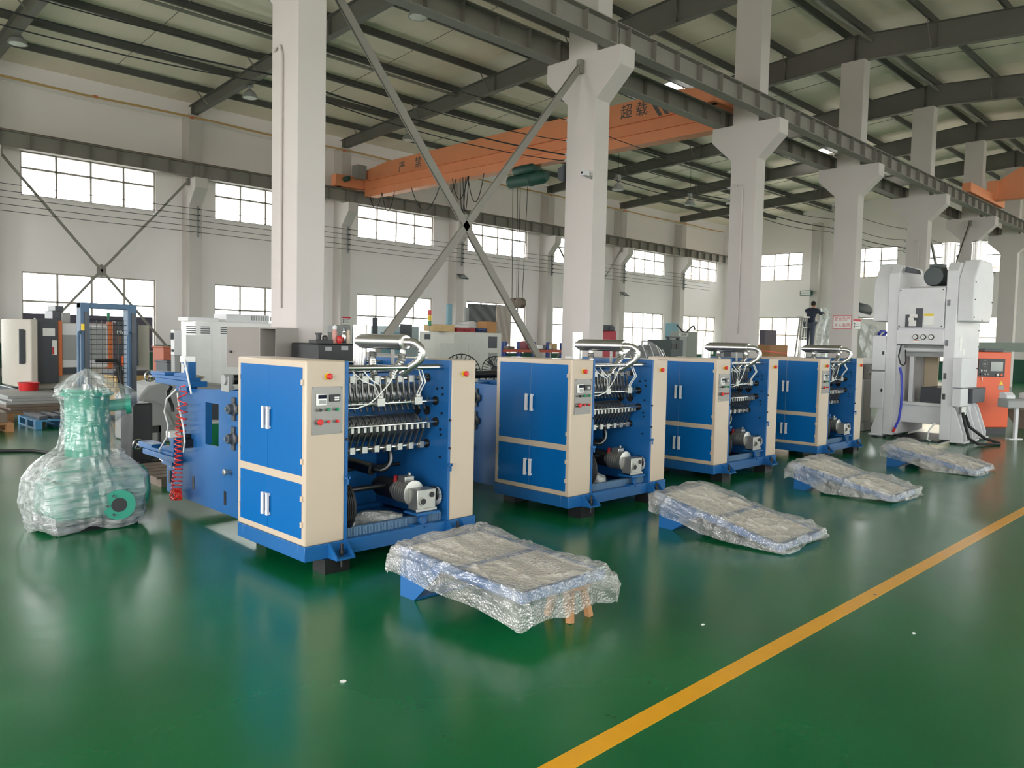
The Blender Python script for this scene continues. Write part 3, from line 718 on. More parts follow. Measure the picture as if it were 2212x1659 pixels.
def lump(c, rx, ry, rz, seed, rot=0., n=20, m=12):
    rnd = random.Random(seed); ph = [rnd.uniform(0, 6) for _ in range(6)]
    mb = MB().ball((0, 0, 0), 1, 1, 1, n, m); out = []
    for v in mb.v:
        k = 1+.10*math.sin(5*v[0]+ph[0])*math.sin(4*v[1]+ph[1])+.08*math.sin(9*v[2]+ph[2]+3*v[0])+.05*math.sin(13*v[1]+ph[3])
        x, y, z = v[0]*rx*k, v[1]*ry*k, max(v[2]*k, -.85)*rz
        out.append((c[0]+x*math.cos(rot)-y*math.sin(rot), c[1]+x*math.sin(rot)+y*math.cos(rot), c[2]+z))
    mb.v = out
    return mb
def lump_thing(name, c, rx, ry, rz, seed, m, lab, cat, rot=0., group=None):
    mb = lump((0, 0, 0), rx, ry, rz, seed, rot); zmin = min(v[2] for v in mb.v); mb.v = [(v[0], v[1], v[2]-zmin) for v in mb.v]
    return solo(name, mb, m, lab, cat, c, group, world=False)
M_BUB = film('bubble_parcel', (215, 218, 214), white=.75, gloss=.5, rough=.2, stripes=90, bump=.6, bscale=16)
zt = ZB0+.076
mx, my = MACH[0][0]
lump_thing('wrapped_parcel', (mx+.44, my+.21, zt), .085, .10, .10, 1, M_BUB, 'plastic wrapped parcel in the base tray under the belt pulley, nearest machine', 'parcel')
lump_thing('wrapped_tube', (mx+.76, my+.27, zt), .22, .07, .07, 2, M_BUB, 'long bubble wrapped tube lying in the tray of the nearest machine', 'parcel', rot=-.5)
mx, my = MACH[1][0]
lump_thing('wrapped_parcel', (mx+.47, my+.20, zt), .09, .10, .11, 3, M_BUB, 'left of two wrapped parcels in the tray of the second machine', 'parcel')
lump_thing('wrapped_parcel', (mx+.66, my+.20, zt), .085, .09, .09, 4, M_BUB, 'right of two wrapped parcels in the tray of the second machine', 'parcel')
mx, my = MACH[2][0]
lump_thing('wrapped_parcel', (mx+.42, my+.19, zt), .06, .07, .07, 5, M_BUB, 'small wrapped parcel in the tray of the third machine', 'parcel')
mx, my = MACH[3][0]
lump_thing('wrapped_parcel', (mx+.5, my+.22, zt), .13, .09, .06, 6, M_BUB, 'flat wrapped parcel in the tray of the farthest slitting machine', 'parcel')

# ------------------------------------------------------------------ wrapped infeed tables in front of the machines
def infeed(x0, x1, yh, yl, zh, zl, lab, seed, stool=False):
    t = thing('infeed_table', lab, 'table', ((x0+x1)/2, (yh+yl)/2, 0), group='wrapped infeed tables')
    def zp(y): return zl+(zh-zl)*(y-yl)/(yh-yl)
    th = .055
    fr = MB()
    for xa, xb in ((x0, x0+.03), (x1-.03, x1)): fr.prism([(yl, zl-th), (yh, zh-th), (yh, zh), (yl, zl)], 'x', xa, xb)
    for ya, yb in ((yl, yl+.03), (yh-.03, yh), ((yl+yh)/2-.02, (yl+yh)/2+.02)):
        fr.prism([(ya, zp(ya)-th), (yb, zp(yb)-th), (yb, zp(yb)), (ya, zp(ya))], 'x', x0+.03, x1-.03)
    part(t, 'table_frame', fr, M_BLUE, world=True)
    part(t, 'table_plate', MB().prism([(yl+.03, zl-.012), (yh-.03, zh-.012), (yh-.03, zh-.004), (yl+.03, zl-.004)], 'x', x0+.03, x1-.03), mat('table_liner', (224, 216, 204), .6), world=True)
    for xa in (x0, x1-.012):
        part(t, 'leg_gusset', MB().prism([(yh-.02, 0), (yh-.16, 0), (yh-.42, zp(yh-.42)-th), (yh-.02, zh-th)], 'x', xa, xa+.012), M_BLUE, world=True)
    part(t, 'leg_crossbar', MB().box(x0+.012, x1-.012, yh-.16, yh-.03, .0, .012), M_BLUE, world=True)
    part(t, 'belt_roll', MB().cyl((x0+.05, yh-.34, zp(yh-.34)-.11), (x1-.05, yh-.34, zp(yh-.34)-.11), .05, 18), M_IRON, world=True)
    # bubble wrap thrown over it
    rnd = random.Random(seed); F = [(rnd.uniform(3, 10), rnd.uniform(-5, 5), rnd.uniform(0, 6), rnd.uniform(.002, .0055)) for _ in range(14)]
    R = [(rnd.uniform(0, 1), rnd.uniform(0, 1), rnd.uniform(0, PI), rnd.uniform(.008, .018)) for _ in range(26)]
    over = .17
    def P(u, v):
        fx = x0-over+(x1-x0+2*over)*u; fy = yl-over+(yh-yl+2*over)*v
        cx = min(max(fx, x0-.012), x1+.012); cy = min(max(fy, yl-.015), yh+.015)
        dx, dy = fx-cx, fy-cy; d0 = math.hypot(dx, dy); d = min(d0, over*.95)
        z = zp(min(max(cy, yl), yh))+.012
        w = sum(a*math.sin(kx*fx*2+ky*fy*2+ph) for kx, ky, ph, a in F)
        for (ru, rv, ang, a) in R:
            q = (u-ru)*math.cos(ang)+(v-rv)*math.sin(ang); p_ = -(u-ru)*math.sin(ang)+(v-rv)*math.cos(ang)
            w += a*math.exp(-(q/.014)**2)*math.exp(-(p_/.28)**2)
        bulge = .05*math.exp(-((v-.80)/.10)**2)*math.exp(-((u-.62)/.33)**2)
        if d0 <= 0: return (fx, fy, z+abs(w)+bulge)
        out = min(d, .04)*.55+.012*math.sin(14*fx+9*fy+seed)+(.02 if d > .06 else 0)
        nx, ny = dx/d0, dy/d0
        drop = max(0, d-.012)*1.25
        hem = .02+.035*math.sin(5*fx+3*fy+seed)
        zz = max(z-drop+w*1.2, max(.012, .015+hem*.4))
        return (cx+nx*(out+abs(w)*1.4), cy+ny*(out+abs(w)*1.4), zz)
    o = part(t, 'bubble_wrap_cover', MB().grid(P, 120, 160), M_WRAP, world=True, label='translucent bubble wrap')
    return t
infeed(3.02, 3.73, 4.0, 2.90, .315, .272, 'bubble wrapped blue infeed table propped on a wooden stool', 11)
infeed(5.88, 6.62, 4.0, 2.83, .300, .07, 'bubble wrapped blue infeed table before the second slitting machine', 12)
infeed(8.70, 9.42, 4.08, 2.98, .300, .07, 'bubble wrapped blue infeed table before the third slitting machine', 13)
infeed(11.48, 12.24, 4.05, 2.93, .300, .07, 'bubble wrapped blue infeed table nearest the white press', 14)
st = thing('wooden_stool', 'low wooden stool under the wrapped infeed table', 'stool', (3.545, 3.02, 0))
part(st, 'seat', MB().lathe([(.125, 0), (.135, .2), (.135, .8), (.125, 1)], (0, 0, .188), (0, 0, .215), 24), M_WOOD)
for a in range(4):
    q = PI/4+a*PI/2; c, s = math.cos(q), math.sin(q)
    part(st, 'leg', MB().bar((.08*c, .08*s, .19), (.125*c, .125*s, .0), .036, .036), M_WOOD)

# ------------------------------------------------------------------ wrapped vacuum pump, left foreground
px_, py_ = 2.13, 7.20
t = thing('vacuum_pump', 'green vacuum pump wrapped in clear stretch film on the floor', 'pump', (px_, py_, 0))
part(t, 'pump_body', MB().box(-.30, .26, -.26, .26, .10, .40).prism([(-.26, .40), (.26, .40), (.17, .50), (-.17, .50)], 'x', -.26, .22), M_PUMP, .03)
part(t, 'pump_skid', MB().box(-.32, .34, -.24, -.16, 0, .08).box(-.32, .34, .16, .24, 0, .08).box(-.2, -.1, -.2, .2, .02, .1).box(.15, .25, -.2, .2, .02, .1), M_BLACK)
part(t, 'separator_drum', MB().lathe([(.17, 0), (.17, .92), (.205, .925), (.205, .965), (.18, .97), (.18, 1)], (.03, 0, .46), (.03, 0, 1.15), 36), M_PUMP)
part(t, 'outlet_pipe', MB().lathe([(.05, 0), (.05, .8), (.085, .8), (.085, 1)], (.15, -.05, 1.0), (.33, -.14, 1.02), 20), M_PUMP)
part(t, 'cooler', MB().lathe([(.17, 0), (.19, .1), (.19, .9), (.15, 1)], (.22, 0, .28), (.50, -.06, .28), 24), M_PUMP)
fl_ = part(t, 'inlet_flange', MB().lathe([(.125, 0), (.125, 1)], (.14, -.315, .20), (.13, -.345, .20), 28).cyl((.15, -.2, .2), (.135, -.32, .2), .07, 20), M_PUMP)
part(t, 'inlet_bore', MB().cyl((.14, -.315, .20), (.1297, -.3462, .20), .06, 20), M_BLACK, sub=fl_)
for a in range(6):
    q = 2*PI*a/6; part(t, 'flange_bolt', MB().cyl((.135+.09*math.cos(q), -.33, .20+.09*math.sin(q)), (.129+.09*math.cos(q), -.352, .20+.09*math.sin(q)), .01, 8), M_IRON, sub=fl_)
part(t, 'oil_cap', MB().cyl((.03, 0, 1.15), (.03, 0, 1.19), .04, 12).cyl((.03, 0, 1.19), (.03, 0, 1.25), .012, 8), M_CHROME)
rnd = random.Random(5)
ph = [rnd.uniform(0, 6.28) for _ in range(12)]
def wrapP(u, v):
    """stretch film: skirt at the floor, box round the body, neck round the drum, tent over the cap"""
    a = 2*PI*u; c, s = math.cos(a), math.sin(a)
    def rect(hx, hy): return min(hx/max(abs(c), 1e-3), hy/max(abs(s), 1e-3))
    rb = min(rect(.40, .31), .47)
    key = [(0., rb*.95, .02), (.10, rb+.0, .09), (.22, rb+.015, .22), (.40, rb+.005, .42), (.50, rb*.78+.02, .53), (.60, .225, .66), (.72, .19, .84), (.83, .195, 1.02), (.88, .225, 1.12), (.93, .19, 1.18), (.97, .10, 1.26), (1., .015, 1.315)]
    for (v0, r0, z0), (v1, r1, z1) in zip(key[:-1], key[1:]):
        if v <= v1+1e-9:
            f = (v-v0)/(v1-v0); f = f*f*(3-2*f); r = r0+(r1-r0)*f; z = z0+(z1-z0)*f; break
    w = .012*math.sin(9*a+ph[0]+7*z)+.010*math.sin(17*a+ph[1]-11*z)+.007*math.sin(31*a+ph[2]+19*z)+.006*math.sin(5*a+40*z+ph[3])
    if v < .56: w *= .6
    if .6 < v < .86: w *= .45
    if v > .86: w *= 1.6 if v < .99 else .2
    side = math.exp(-((math.atan2(math.sin(a+.45), math.cos(a+.45)))/.35)**2)
    if .74 < v < .95: r += side*.19*math.sin(PI*(v-.74)/.21)
    if v < .12: w += .045*math.sin(3*a+ph[4])
    r = max(.006, r+w)
    ox, oy = (.03, 0) if v > .55 else (.0, 0)
    return (ox+c*r, oy+s*r, max(.008, z+.02*math.sin(6*a+ph[5])*(1 if v < .15 else .3)))
part(t, 'stretch_film_wrap', MB().grid(lambda u, v: wrapP(u, v*.56), 120, 54), M_STRETCH, label='milky stretch film')
part(t, 'stretch_film_neck', MB().grid(lambda u, v: wrapP(u, .56+v*.44), 110, 46), film('thin_film', (240, 242, 242), white=.13, gloss=.38, rough=.12, bump=.9, bscale=10, streak=True), label='clear stretch film')
t.rotation_euler = (0, 0, .12)

# ------------------------------------------------------------------ overhead steel, crane, cables
def xbrace(x0, x1, y, z0, z1, w, lab, m=M_STEEL):
    t = thing('cross_brace', lab, 'brace', ((x0+x1)/2, y, 0), group='steel cross braces')
    for a, b in (((x0, z0), (x1, z1)), ((x1, z0), (x0, z1))):
        for dy in (-.02, .02):
            part(t, 'brace_angle', MB().bar((a[0], y+dy, a[1]), (b[0], y+dy, b[1]), w, .012, up=(0, 1, 0)) if False else MB().bar((a[0], y+dy, a[1]), (b[0], y+dy, b[1]), .018, w, up=(0, 0, 1)), m, world=True)
    xm, zm = (x0+x1)/2, (z0+z1)/2
    part(t, 'gusset_plate', MB().prism([(xm-.14, zm-.1), (xm, zm-.2), (xm+.14, zm-.1), (xm+.14, zm+.1), (xm, zm+.2), (xm-.14, zm+.1)], 'y', y-.008, y+.008), m, world=True)
    for x, z in ((x0, z0), (x1, z0), (x0, z1), (x1, z1)):
        part(t, 'end_plate', MB().box(x-.05, x+.05, y-.05, y+.05, z-.12, z+.12), m, world=True)
xbrace(5.80, 11.245, 9.65, .25, 6.66, .12, 'grey steel cross brace between the first and second crane columns')
xbrace(X0+24.49, X0+30-.065, 9.65, .25, 6.66, .12, 'grey steel cross brace between the fifth and sixth crane columns')
xbrace(X0+.50, X0+5.93, 26.93, .35, 6.72, .07, 'thin steel cross brace before the leftmost wall windows')
xbrace(X0+24.50, X0+29.93, 26.93, .35, 6.72, .07, 'thin steel cross brace before the fifth bay of wall windows')

cr = thing('overhead_crane', 'orange overhead travelling crane spanning the window bay', 'crane', (18.2, 18.4, 7.0))
YA, YB = 26.45, 10.55
gp = [(YA, 7.13), (YA, 8.12), (YA-1.4, 8.30), (YB+1.4, 8.34), (YB, 8.12), (YB, 7.13)]
part(cr, 'bridge_girder', MB().prism(gp, 'x', 18.03, 18.36), M_CRANE, .01, world=True)
part(cr, 'girder_ledge', MB().box(17.94, 18.45, YB+.2, YA-.2, 7.70, 7.73), M_CRANE, world=True)
part(cr, 'hoist_track', MB().box(18.0, 18.40, YB+.3, YA-.3, 7.09, 7.13).box(17.97, 18.43, YB+.3, YA-.3, 7.38, 7.40), M_CRANE, world=True)
for y in (26.66, 10.33):
    part(cr, 'end_carriage', MB().box(16.75, 19.6, y-.16, y+.16, 7.40, 7.84), M_CRANE, .01, world=True)
    for x in (17.0, 19.3): part(cr, 'wheel', MB().cyl((x, y-.08, 7.515), (x, y+.08, 7.515), .14, 18), M_BLACK, world=True)
part(cr, 'control_cabinet', MB().box(17.55, 17.95, 26.2, 26.62, 7.75, 8.28), M_GREY, .01, world=True)
part(cr, 'drive_motor', MB().cyl((17.1, 26.42, 7.66), (17.1, 26.15, 7.66), .1, 14), M_HOIST, world=True)
g = [c for c in cr.children if c.name.startswith('bridge_girder')][0]
for body, (px, py) in (('严', (868, 362)), ('禁', (903, 352)), ('超', (1353, 243)), ('载', (1386, 237))):
    p = at(px, py, X=18.025)
    text(cr, body, .42, (p.x-18.2, p.y-18.4, p.z-7.0), (PI/2, 0, -PI/2), M_TEXTGREY)
for dy in (0, .22):
    a = at(1412, 225, X=18.02); b = at(1428, 252, X=18.02)
    part(cr, 'hazard_stripe', MB().bar((18.022, a.y-dy, a.z), (18.022, b.y-dy, b.z), .012, .10, up=(0, 1, 0)), M_TEXTGREY, world=True)
# festoon loops
for i, y in enumerate((25.9, 25.1, 23.3, 21.6, 21.0, 20.2)):
    pts = cate((17.9, y, 7.12), (17.9, y-(.8 if i != 2 else 1.7), 7.10), .55+.18*(i % 3), 16)
    part(cr, 'festoon_cable', MB().tube(pts, .014, 6), M_CABLE, world=True)
for y in (20.6, 20.45): part(cr, 'festoon_cable', MB().tube(cate((17.9, y, 7.1), (17.9, y-.3, 7.1), 1.15, 16), .014, 6), M_CABLE, world=True)
# hoist
ho = part(cr, 'hoist_drum', MB().lathe([(.14, 0), (.2, .03), (.2, .55), (.23, .56), (.23, .62), (.21, .63), (.21, .9), (.13, 1)], (18.2, 18.5, 6.72), (18.2, 16.85, 6.72), 24), M_HOIST, world=True)
part(cr, 'hoist_motor', MB().lathe([(.1, 0), (.14, .1), (.14, .9), (.1, 1)], (18.0, 18.1, 7.0), (18.0, 17.2, 7.0), 18).box(18.0, 18.4, 17.3, 18.1, 6.88, 7.1), M_HOIST, world=True, sub=None)
hb = at(1112, 655, X=18.2)
for px0, px1 in ((1108, 1106), (1118, 1116), (1124, 1119), (1140, 1128)):
    a = at(px0, 402, X=18.2); b = at(px1, 650, X=18.2)
    part(cr, 'wire_rope', MB().tube([a, b], .010, 6), M_CABLE, world=True)
for dy in (.17, -.13):
    part(cr, 'hook_sheave', MB().lathe([(.10, 0), (.17, .1), (.17, .9), (.10, 1)], (18.08, hb.y-.12+dy, hb.z), (18.32, hb.y-.12+dy, hb.z), 20), M_RUST, world=True)
hk = [(18.2, hb.y-.12+.16*math.sin(a)*(1 if a > .2 else .4), hb.z-.42-.16*math.cos(a)) for a in [-.2+.28*i for i in range(14)]]
part(cr, 'hook', MB().tube([(18.2, hb.y-.12, hb.z-.1), (18.2, hb.y-.12, hb.z-.3)]+hk[::-1], .03, 8), M_IRON, world=True)

c2 = thing('overhead_crane', 'orange overhead crane far back over the camera side bay', 'crane', (35.3, 1.0, 7.4))
part(c2, 'bridge_girder', MB().prism([(9.1, 7.46), (9.1, 7.95), (8.0, 8.62), (-6.8, 8.62), (-8.0, 8.0), (-8.0, 7.46)], 'x', 35.1, 35.5), M_CRANE, .01, world=True)
part(c2, 'end_carriage', MB().box(32.2, 36.8, 8.84, 9.14, 7.38, 7.72), M_CRANE, .01, world=True)
part(c2, 'end_carriage', MB().box(32.2, 36.8, -8.1, -7.8, 7.38, 7.72), M_CRANE, .01, world=True)
part(c2, 'splice_plate', MB().box(34.95, 35.1, 8.7, 9.05, 7.5, 8.2), M_CRANE, world=True)
part(c2, 'end_lamp', MB().box(35.05, 35.1, 7.35, 7.75, 7.72, 7.86), M_ALU, world=True)

# high-bay lamps
def lamp(px, py, X, lab, top):
    p = at(px, py, X=X)
    t = thing('high_bay_lamp', lab, 'lamp', tuple(p), group='high bay lamps')
    part(t, 'lamp_shade', MB().lathe([(.06, 0), (.10, .1), (.18, .45), (.22, .8), (.235, 1)], (0, 0, .12), (0, 0, -.12), 22), M_GREY)
    part(t, 'lamp_glass', MB().lathe([(.20, 0), (.12, .7), (.02, 1)], (0, 0, -.121), (0, 0, -.16), 18), M_PAPER)
    part(t, 'ballast', MB().box(-.09, .09, -.07, .07, .2, .42).cyl((0, 0, .12), (0, 0, .2), .04, 10), M_GREY, .01)
    part(t, 'cord', MB().tube([(0, 0, .42), (0, 0, max(.6, top-p.z))], .008, 6), M_CABLE)
for px, py, k, lab in ((540, 203, 1, 'grey dome lamp hanging left of the first column'), (38, 85, 0, 'grey dome lamp hanging at the far left edge'), (882, 296, 2, 'grey dome lamp hanging behind the cross brace'), (1335, 403, 3, 'grey dome lamp hanging right of the second column'), (1490, 437, 4, 'grey dome lamp hanging just left of the third column'), (903, 26, 1, 'pale dome lamp seen from below near the top edge')):
    X = X0+BAY*k+.32
    p = at(px, py, X=X); f = (p.y-RIDGE_Y)/(27.3-RIDGE_Y)
    lamp(px, py, X, lab, RIDGE_Z-.73+(9.34-.34-RIDGE_Z+.73)*f+.02)

# bare cables between the columns, on bracket rails
ZW = (5.85, 5.46, 5.20, 5.09)
for k in range(-1, 6):
    for j, z in enumerate(ZW):
        p = (X0+BAY*k+.21, 10.16+.02*j, z); q = (X0+BAY*k+6.21, 10.16+.02*j, z)
        solo('overhead_cable', MB().tube(cate(p, q, .10+.05*(j % 2), 12), .013 if j == 2 else .008, 6), M_CABLE,
             f'{ordinal(j)} cable down strung between columns, span {ordinal(k+1)} from the camera end', 'cable', ((p[0]+q[0])/2, p[1], z), 'cables strung between the columns')
for k in range(0, 6):
    x = X0+BAY*k+.21
    t = thing('cable_bracket', f'insulator bracket on the window side of the {ordinal(k)} crane column', 'bracket', (x, 10.0, 5.0), group='insulator brackets')
    part(t, 'rail', MB().box(x-.03, x+.03, 9.995, 10.05, 4.9, 6.0), M_IRON, world=True)
    for z in ZW: part(t, 'insulator', MB().cyl((x, 10.05, z), (x, 10.2, z), .025, 8), M_WHITE, world=True)

# tan conduit and conductor wires on the window wall
ts = thing('wall_conduit', 'tan conduit pipe high on the window wall', 'pipe', (20, 26.88, 8.8))
part(ts, 'pipe', MB().tube([(XL+.2, 26.88, 8.86)]+[(x, 26.88, 8.9-.05*math.sin((x-5.3)/6*PI)**2) for x in range(-4, 47, 2)], .035, 8), M_TAN, world=True)
part(ts, 'wire', MB().tube([(x, 26.85, 8.78-.10*math.sin((x-5.3)/6*PI)**2) for x in range(-6, 47, 1)], .01, 6), M_WHITEC, world=True)
for k in range(-1, 14): part(ts, 'coupling', MB().cyl((X0+3*k, 26.88, 8.87), (X0+3*k+.12, 26.88, 8.87), .045, 8), M_PINK, world=True)
for j, z in enumerate((5.83, 5.625, 5.44, 5.235, 5.05)):
    solo('conductor_wire', MB().tube([(XL+.3, 26.78, z)]+[(X0+BAY*k+3*h, 26.78, z-.02*h) for k in range(-1, 7) for h in (0, 1)], .009, 6), M_CABLE, f'{ordinal(j)} bare conductor wire from the top along the window wall', 'wire', (20, 26.78, z), 'conductor wires on the window wall')
for k in range(0, 7):
    x = X0+BAY*k+.28
    t = thing('conductor_bracket', f'insulator strip on the {ordinal(k)} wall pilaster from the left', 'bracket', (x, 26.9, 5.0), group='conductor brackets')
    part(t, 'strip', MB().box(x-.025, x+.025, 26.86, 26.95, 4.9, 5.95), M_GREY, world=True)
    for z in (5.83, 5.625, 5.44, 5.235, 5.05): part(t, 'insulator', MB().cyl((x, 26.86, z), (x, 26.76, z), .022, 8), M_BLACK, world=True)
# flood lamps on pilasters
for px, py, Xp, lab in ((1000, 598, X0+18.2, 'square flood lamp on the fourth wall pilaster'), (1350, 636, X0+30.2, 'flood lamp on the sixth wall pilaster')):
    p = at(px, py, Y=26.75)
    t = thing('flood_lamp', lab, 'lamp', (p.x, 26.93, p.z), group='flood lamps')
    part(t, 'housing', MB().prism([(-.30, -.10), (-.02, .10), (.0, .14), (-.02, .14), (-.32, -.06)], 'x', -.22, .22), M_DGREY)
    part(t, 'lamp_glass', MB().prism([(-.29, -.105), (-.04, .075), (-.05, .09), (-.30, -.09)], 'x', -.18, .18), M_PAPER)
p = at(1742, 633, X=XR-.55)
t = thing('flood_lamp', 'green flood lamp on the end wall above the ladder', 'lamp', (XR-.46, p.y, p.z), group='flood lamps')
part(t, 'housing', MB().box(-.22, 0, -.36, .36, -.15, .15), M_HOIST, .01); part(t, 'lamp_glass', MB().box(-.23, -.22, -.31, .31, .02, .11).box(-.23, -.22, -.31, .31, -.11, -.02), M_PAPER)

# conduits on the columns, camera, horn
def conduit(px, py0, k, lab, z1):
    X = X0+BAY*k-.03
    p = at(px, py0, X=X)
    solo('column_conduit', MB().tube([(X, p.y+.2, p.z-.02), (X, p.y+.14, p.z+.03), (X, p.y+.05, p.z+.02), (X, p.y, p.z-.1), (X, p.y, z1)], .022, 8), M_COLUMN, lab, 'pipe', (X, p.y, z1), 'conduits on the columns')
conduit(608, 100, 0, 'white conduit on the nearest crane column', 2.0)
conduit(1604, 400, 2, 'white conduit on the third crane column', 1.9)
conduit(1985, 520, 4, 'white conduit on the fifth crane column', 2.6)
p = at(1256, 380, X=X0+5.95)
t = thing('security_camera', 'small white security camera on the second column', 'camera', (X0+6.0, p.y-.15, p.z))
part(t, 'camera_body', MB().box(-.2, -.06, -.05, .05, -.03, .06).cyl((-.2, 0, .015), (-.215, 0, .015), .035, 12), M_WHITE, .006)
part(t, 'mount', MB().cyl((-.10, 0, -.02), (0, -.06, -.06), .025, 8), M_ALU)
part(t, 'lens', MB().cyl((-.214, 0, .015), (-.22, 0, .015), .022, 12), M_BLACK)
p = at(1214, 378, X=X0+6.05)
t = thing('horn_speaker', 'dark horn speaker left of the second column', 'speaker', (p.x, CY1, p.z))
part(t, 'horn', MB().prism([(.02, -.16), (.16, -.10), (.16, .10), (.02, .16)], 'x', -.1, .1), M_DGREY); part(t, 'bracket', MB().box(-.02, .02, 0, .05, -.05, .05), M_BLACK)

# signs
def sign(px0, px1, py0, py1, X, lab, rows, k):
    a = at(px0, py0, X=X); b = at(px1, py1, X=X)
    t = thing('safety_sign', lab, 'sign', (X, (a.y+b.y)/2, (a.z+b.z)/2))
    w, h = abs(a.y-b.y), abs(a.z-b.z)
    part(t, 'board', MB().box(-.008, 0, -w/2, w/2, -h/2, h/2), M_PAPER)
    bd = MB().box(-.010, -.008, -w/2, w/2, h/2-.015, h/2).box(-.010, -.008, -w/2, w/2, -h/2, -h/2+.015).box(-.010, -.008, -w/2, -w/2+.015, -h/2, h/2).box(-.010, -.008, w/2-.015, w/2, -h/2, h/2)
    part(t, 'border', bd, M_TEXTRED)
    for i, r in enumerate(rows):
        text(t, r, w/4.6, (-.0105, 0, h*(.22-.45*i)), (PI/2, 0, -PI/2), M_TEXTRED)
sign(1800, 1839, 682, 711, X0+18-.004, 'white board with red Chinese safety slogan on the fourth column', ['安全生产', '人人有责'], 3)
def notice(px0, px1, py0, py1, Y, lab):
    a = at(px0, py0, Y=Y); b = at(px1, py1, Y=Y); w, h = abs(a.x-b.x), abs(a.z-b.z)
    t = thing('notice_board', lab, 'sign', ((a.x+b.x)/2, Y, (a.z+b.z)/2), group='red headed notices')
    part(t, 'board', MB().box(-w/2, w/2, -.006, 0, -h/2, h/2), M_PAPER)
    part(t, 'heading', MB().box(-w/2, w/2, -.008, -.006, h*.28, h/2), M_TEXTRED)
    ln_ = MB()
    for i in range(3): ln_.box(-w*.12, w*.42, -.008, -.006, h*(.1-.18*i), h*(.16-.18*i))
    ln_.box(-w*.42, -w*.24, -.008, -.006, -h*.05, h*.15).box(-w*.42, -w*.24, -.008, -.006, -h*.38, -h*.16)
    part(t, 'print', ln_, M_TEXTGREY)
notice(1843, 1858, 689, 711, CY0-.002, 'small red headed notice on the side of the fourth column')
notice(739, 757, 684, 700, 26.948, 'small red headed notice on the third wall pilaster')

# dark films and sheets on the lower windows
def panel(name, lab, px0, px1, py0, py1, Y, m, ripple=0.):
    a = at(px0, (py0+py1)/2, Y=Y); b = at(px1, (py0+py1)/2, Y=Y); zt_ = at((px0+px1)/2, py0, Y=Y).z; zb = at((px0+px1)/2, py1, Y=Y).z
    x0, x1 = min(a.x, b.x), max(a.x, b.x)
    def P(u, v): return (x0+(x1-x0)*u-(x0+x1)/2, ripple*math.sin(9*u+5*v)*math.sin(4*v+7*u), zb+(zt_-zb)*v-zb)
    mb = MB().grid(P, 24, 12); n_ = len(mb.v)
    mb.add([(v[0], v[1]+.004, v[2]) for v in mb.v], [tuple(reversed(f)) for f in mb.f])
    return solo(name, mb, m, lab, 'sheet', ((x0+x1)/2, Y, zb), world=False)
M_BLKSHEET = mat('black_plastic_sheet', (58, 64, 66), .3, var=.1)
M_GRYSHEET = mat('grey_plastic_sheet', (170, 160, 150), .35, var=.2, scale=9)
panel('blackout_sheet', 'dark board across the lower half of the leftmost wall window', 50, 330, 681, 757, 27.56, M_PURPLE)
panel('plastic_sheet', 'black plastic sheet hung over the lower window behind the brace', 1010, 1071, 657, 700, 27.45, M_BLKSHEET, .03)
panel('plastic_sheet', 'crumpled grey plastic sheet beside the black one on the window', 1072, 1102, 659, 745, 27.45, M_GRYSHEET, .04)

# outside: a pale neighbour building beyond the end wall, low wall beyond the windows
t = thing('neighbour_building', 'pale beige building outside the end wall windows', 'building', (62, 14, 0))
part(t, 'wall', MB().box(62, 70, -12, 40, 0, 7.4), mat('neighbour_wall', (232, 214, 190), .9), world=True)
part(t, 'roof', MB().prism([(-12.4, 7.4), (40.4, 7.4), (40.4, 7.8), (-12.4, 7.8)], 'x', 61.6, 70.4), mat('neighbour_roof', (214, 196, 190), .9), world=True)
gnd = solo('outside_ground', MB().box(-60, 110, -70, -9, -.35, -.25).box(-60, 110, 28, 90, -.35, -.25).box(47.9, 110, -9, 28, -.35, -.25).box(-60, -7.5, -9, 28, -.35, -.25), mat('outside_concrete', (170, 166, 158), .9), 'pale concrete yard outside the hall', 'ground', (20, 10, -.3), kind='structure')

# ------------------------------------------------------------------ white press
XP = 15.05
pr = thing('power_press', 'tall white double column press beside the orange control cabinet', 'press', (15.9, 4.85, 0))
A = lambda nm, mb, m, bv=0., **k: part(pr, nm, mb, m, bv, world=True, **k)
A('side_frame', MB().prism([(XP, .06), (16.48, .06), (16.48, 2.9), (16.2, 3.15), (XP+.15, 3.15), (XP, 3.0)], 'y', 4.25, 4.43), M_WHITE, .01)
A('side_frame', MB().prism([(XP, .06), (16.48, .06), (16.48, 2.9), (16.2, 3.15), (XP+.15, 3.15), (XP, 3.0)], 'y', 5.21, 5.39), M_WHITE, .01)
A('crown', MB().box(XP+.05, 16.48, 4.43, 5.21, 1.72, 2.70), M_WHITE)
door = A('front_door', MB().prism([(4.44, 2.01), (5.2, 2.01), (5.2, 2.715), (4.44, 2.715)], 'x', XP-.03, XP+.05), M_WHITE, .008)
A('viewing_cutout', MB().box(XP-.034, XP-.02, 4.78, 5.07, 2.02, 2.25).box(XP-.034, XP-.02, 4.78, 4.90, 2.25, 2.36), M_DGREY, sub=door)
A('feed_unit', MB().box(XP-.12, XP-.03, 4.86, 4.98, 2.04, 2.14).cyl((XP-.1, 4.95, 2.16), (XP-.03, 4.95, 2.16), .05, 14).box(XP-.06, XP-.04, 4.86, 4.99, 2.19, 2.25), M_ALU, sub=door)
A('warning_sticker', MB().box(XP-.036, XP-.03, 4.60, 4.76, 2.06, 2.26), M_PAPER, sub=door)
A('sticker_heading', MB().box(XP-.038, XP-.035, 4.60, 4.76, 2.22, 2.26), M_LABELY, sub=door)
for y, z in ((4.47, 2.04), (5.17, 2.04), (4.47, 2.68), (5.17, 2.68)): A('door_screw', MB().cyl((XP-.03, y, z), (XP-.038, y, z), .012, 8), M_BLACK, sub=door)
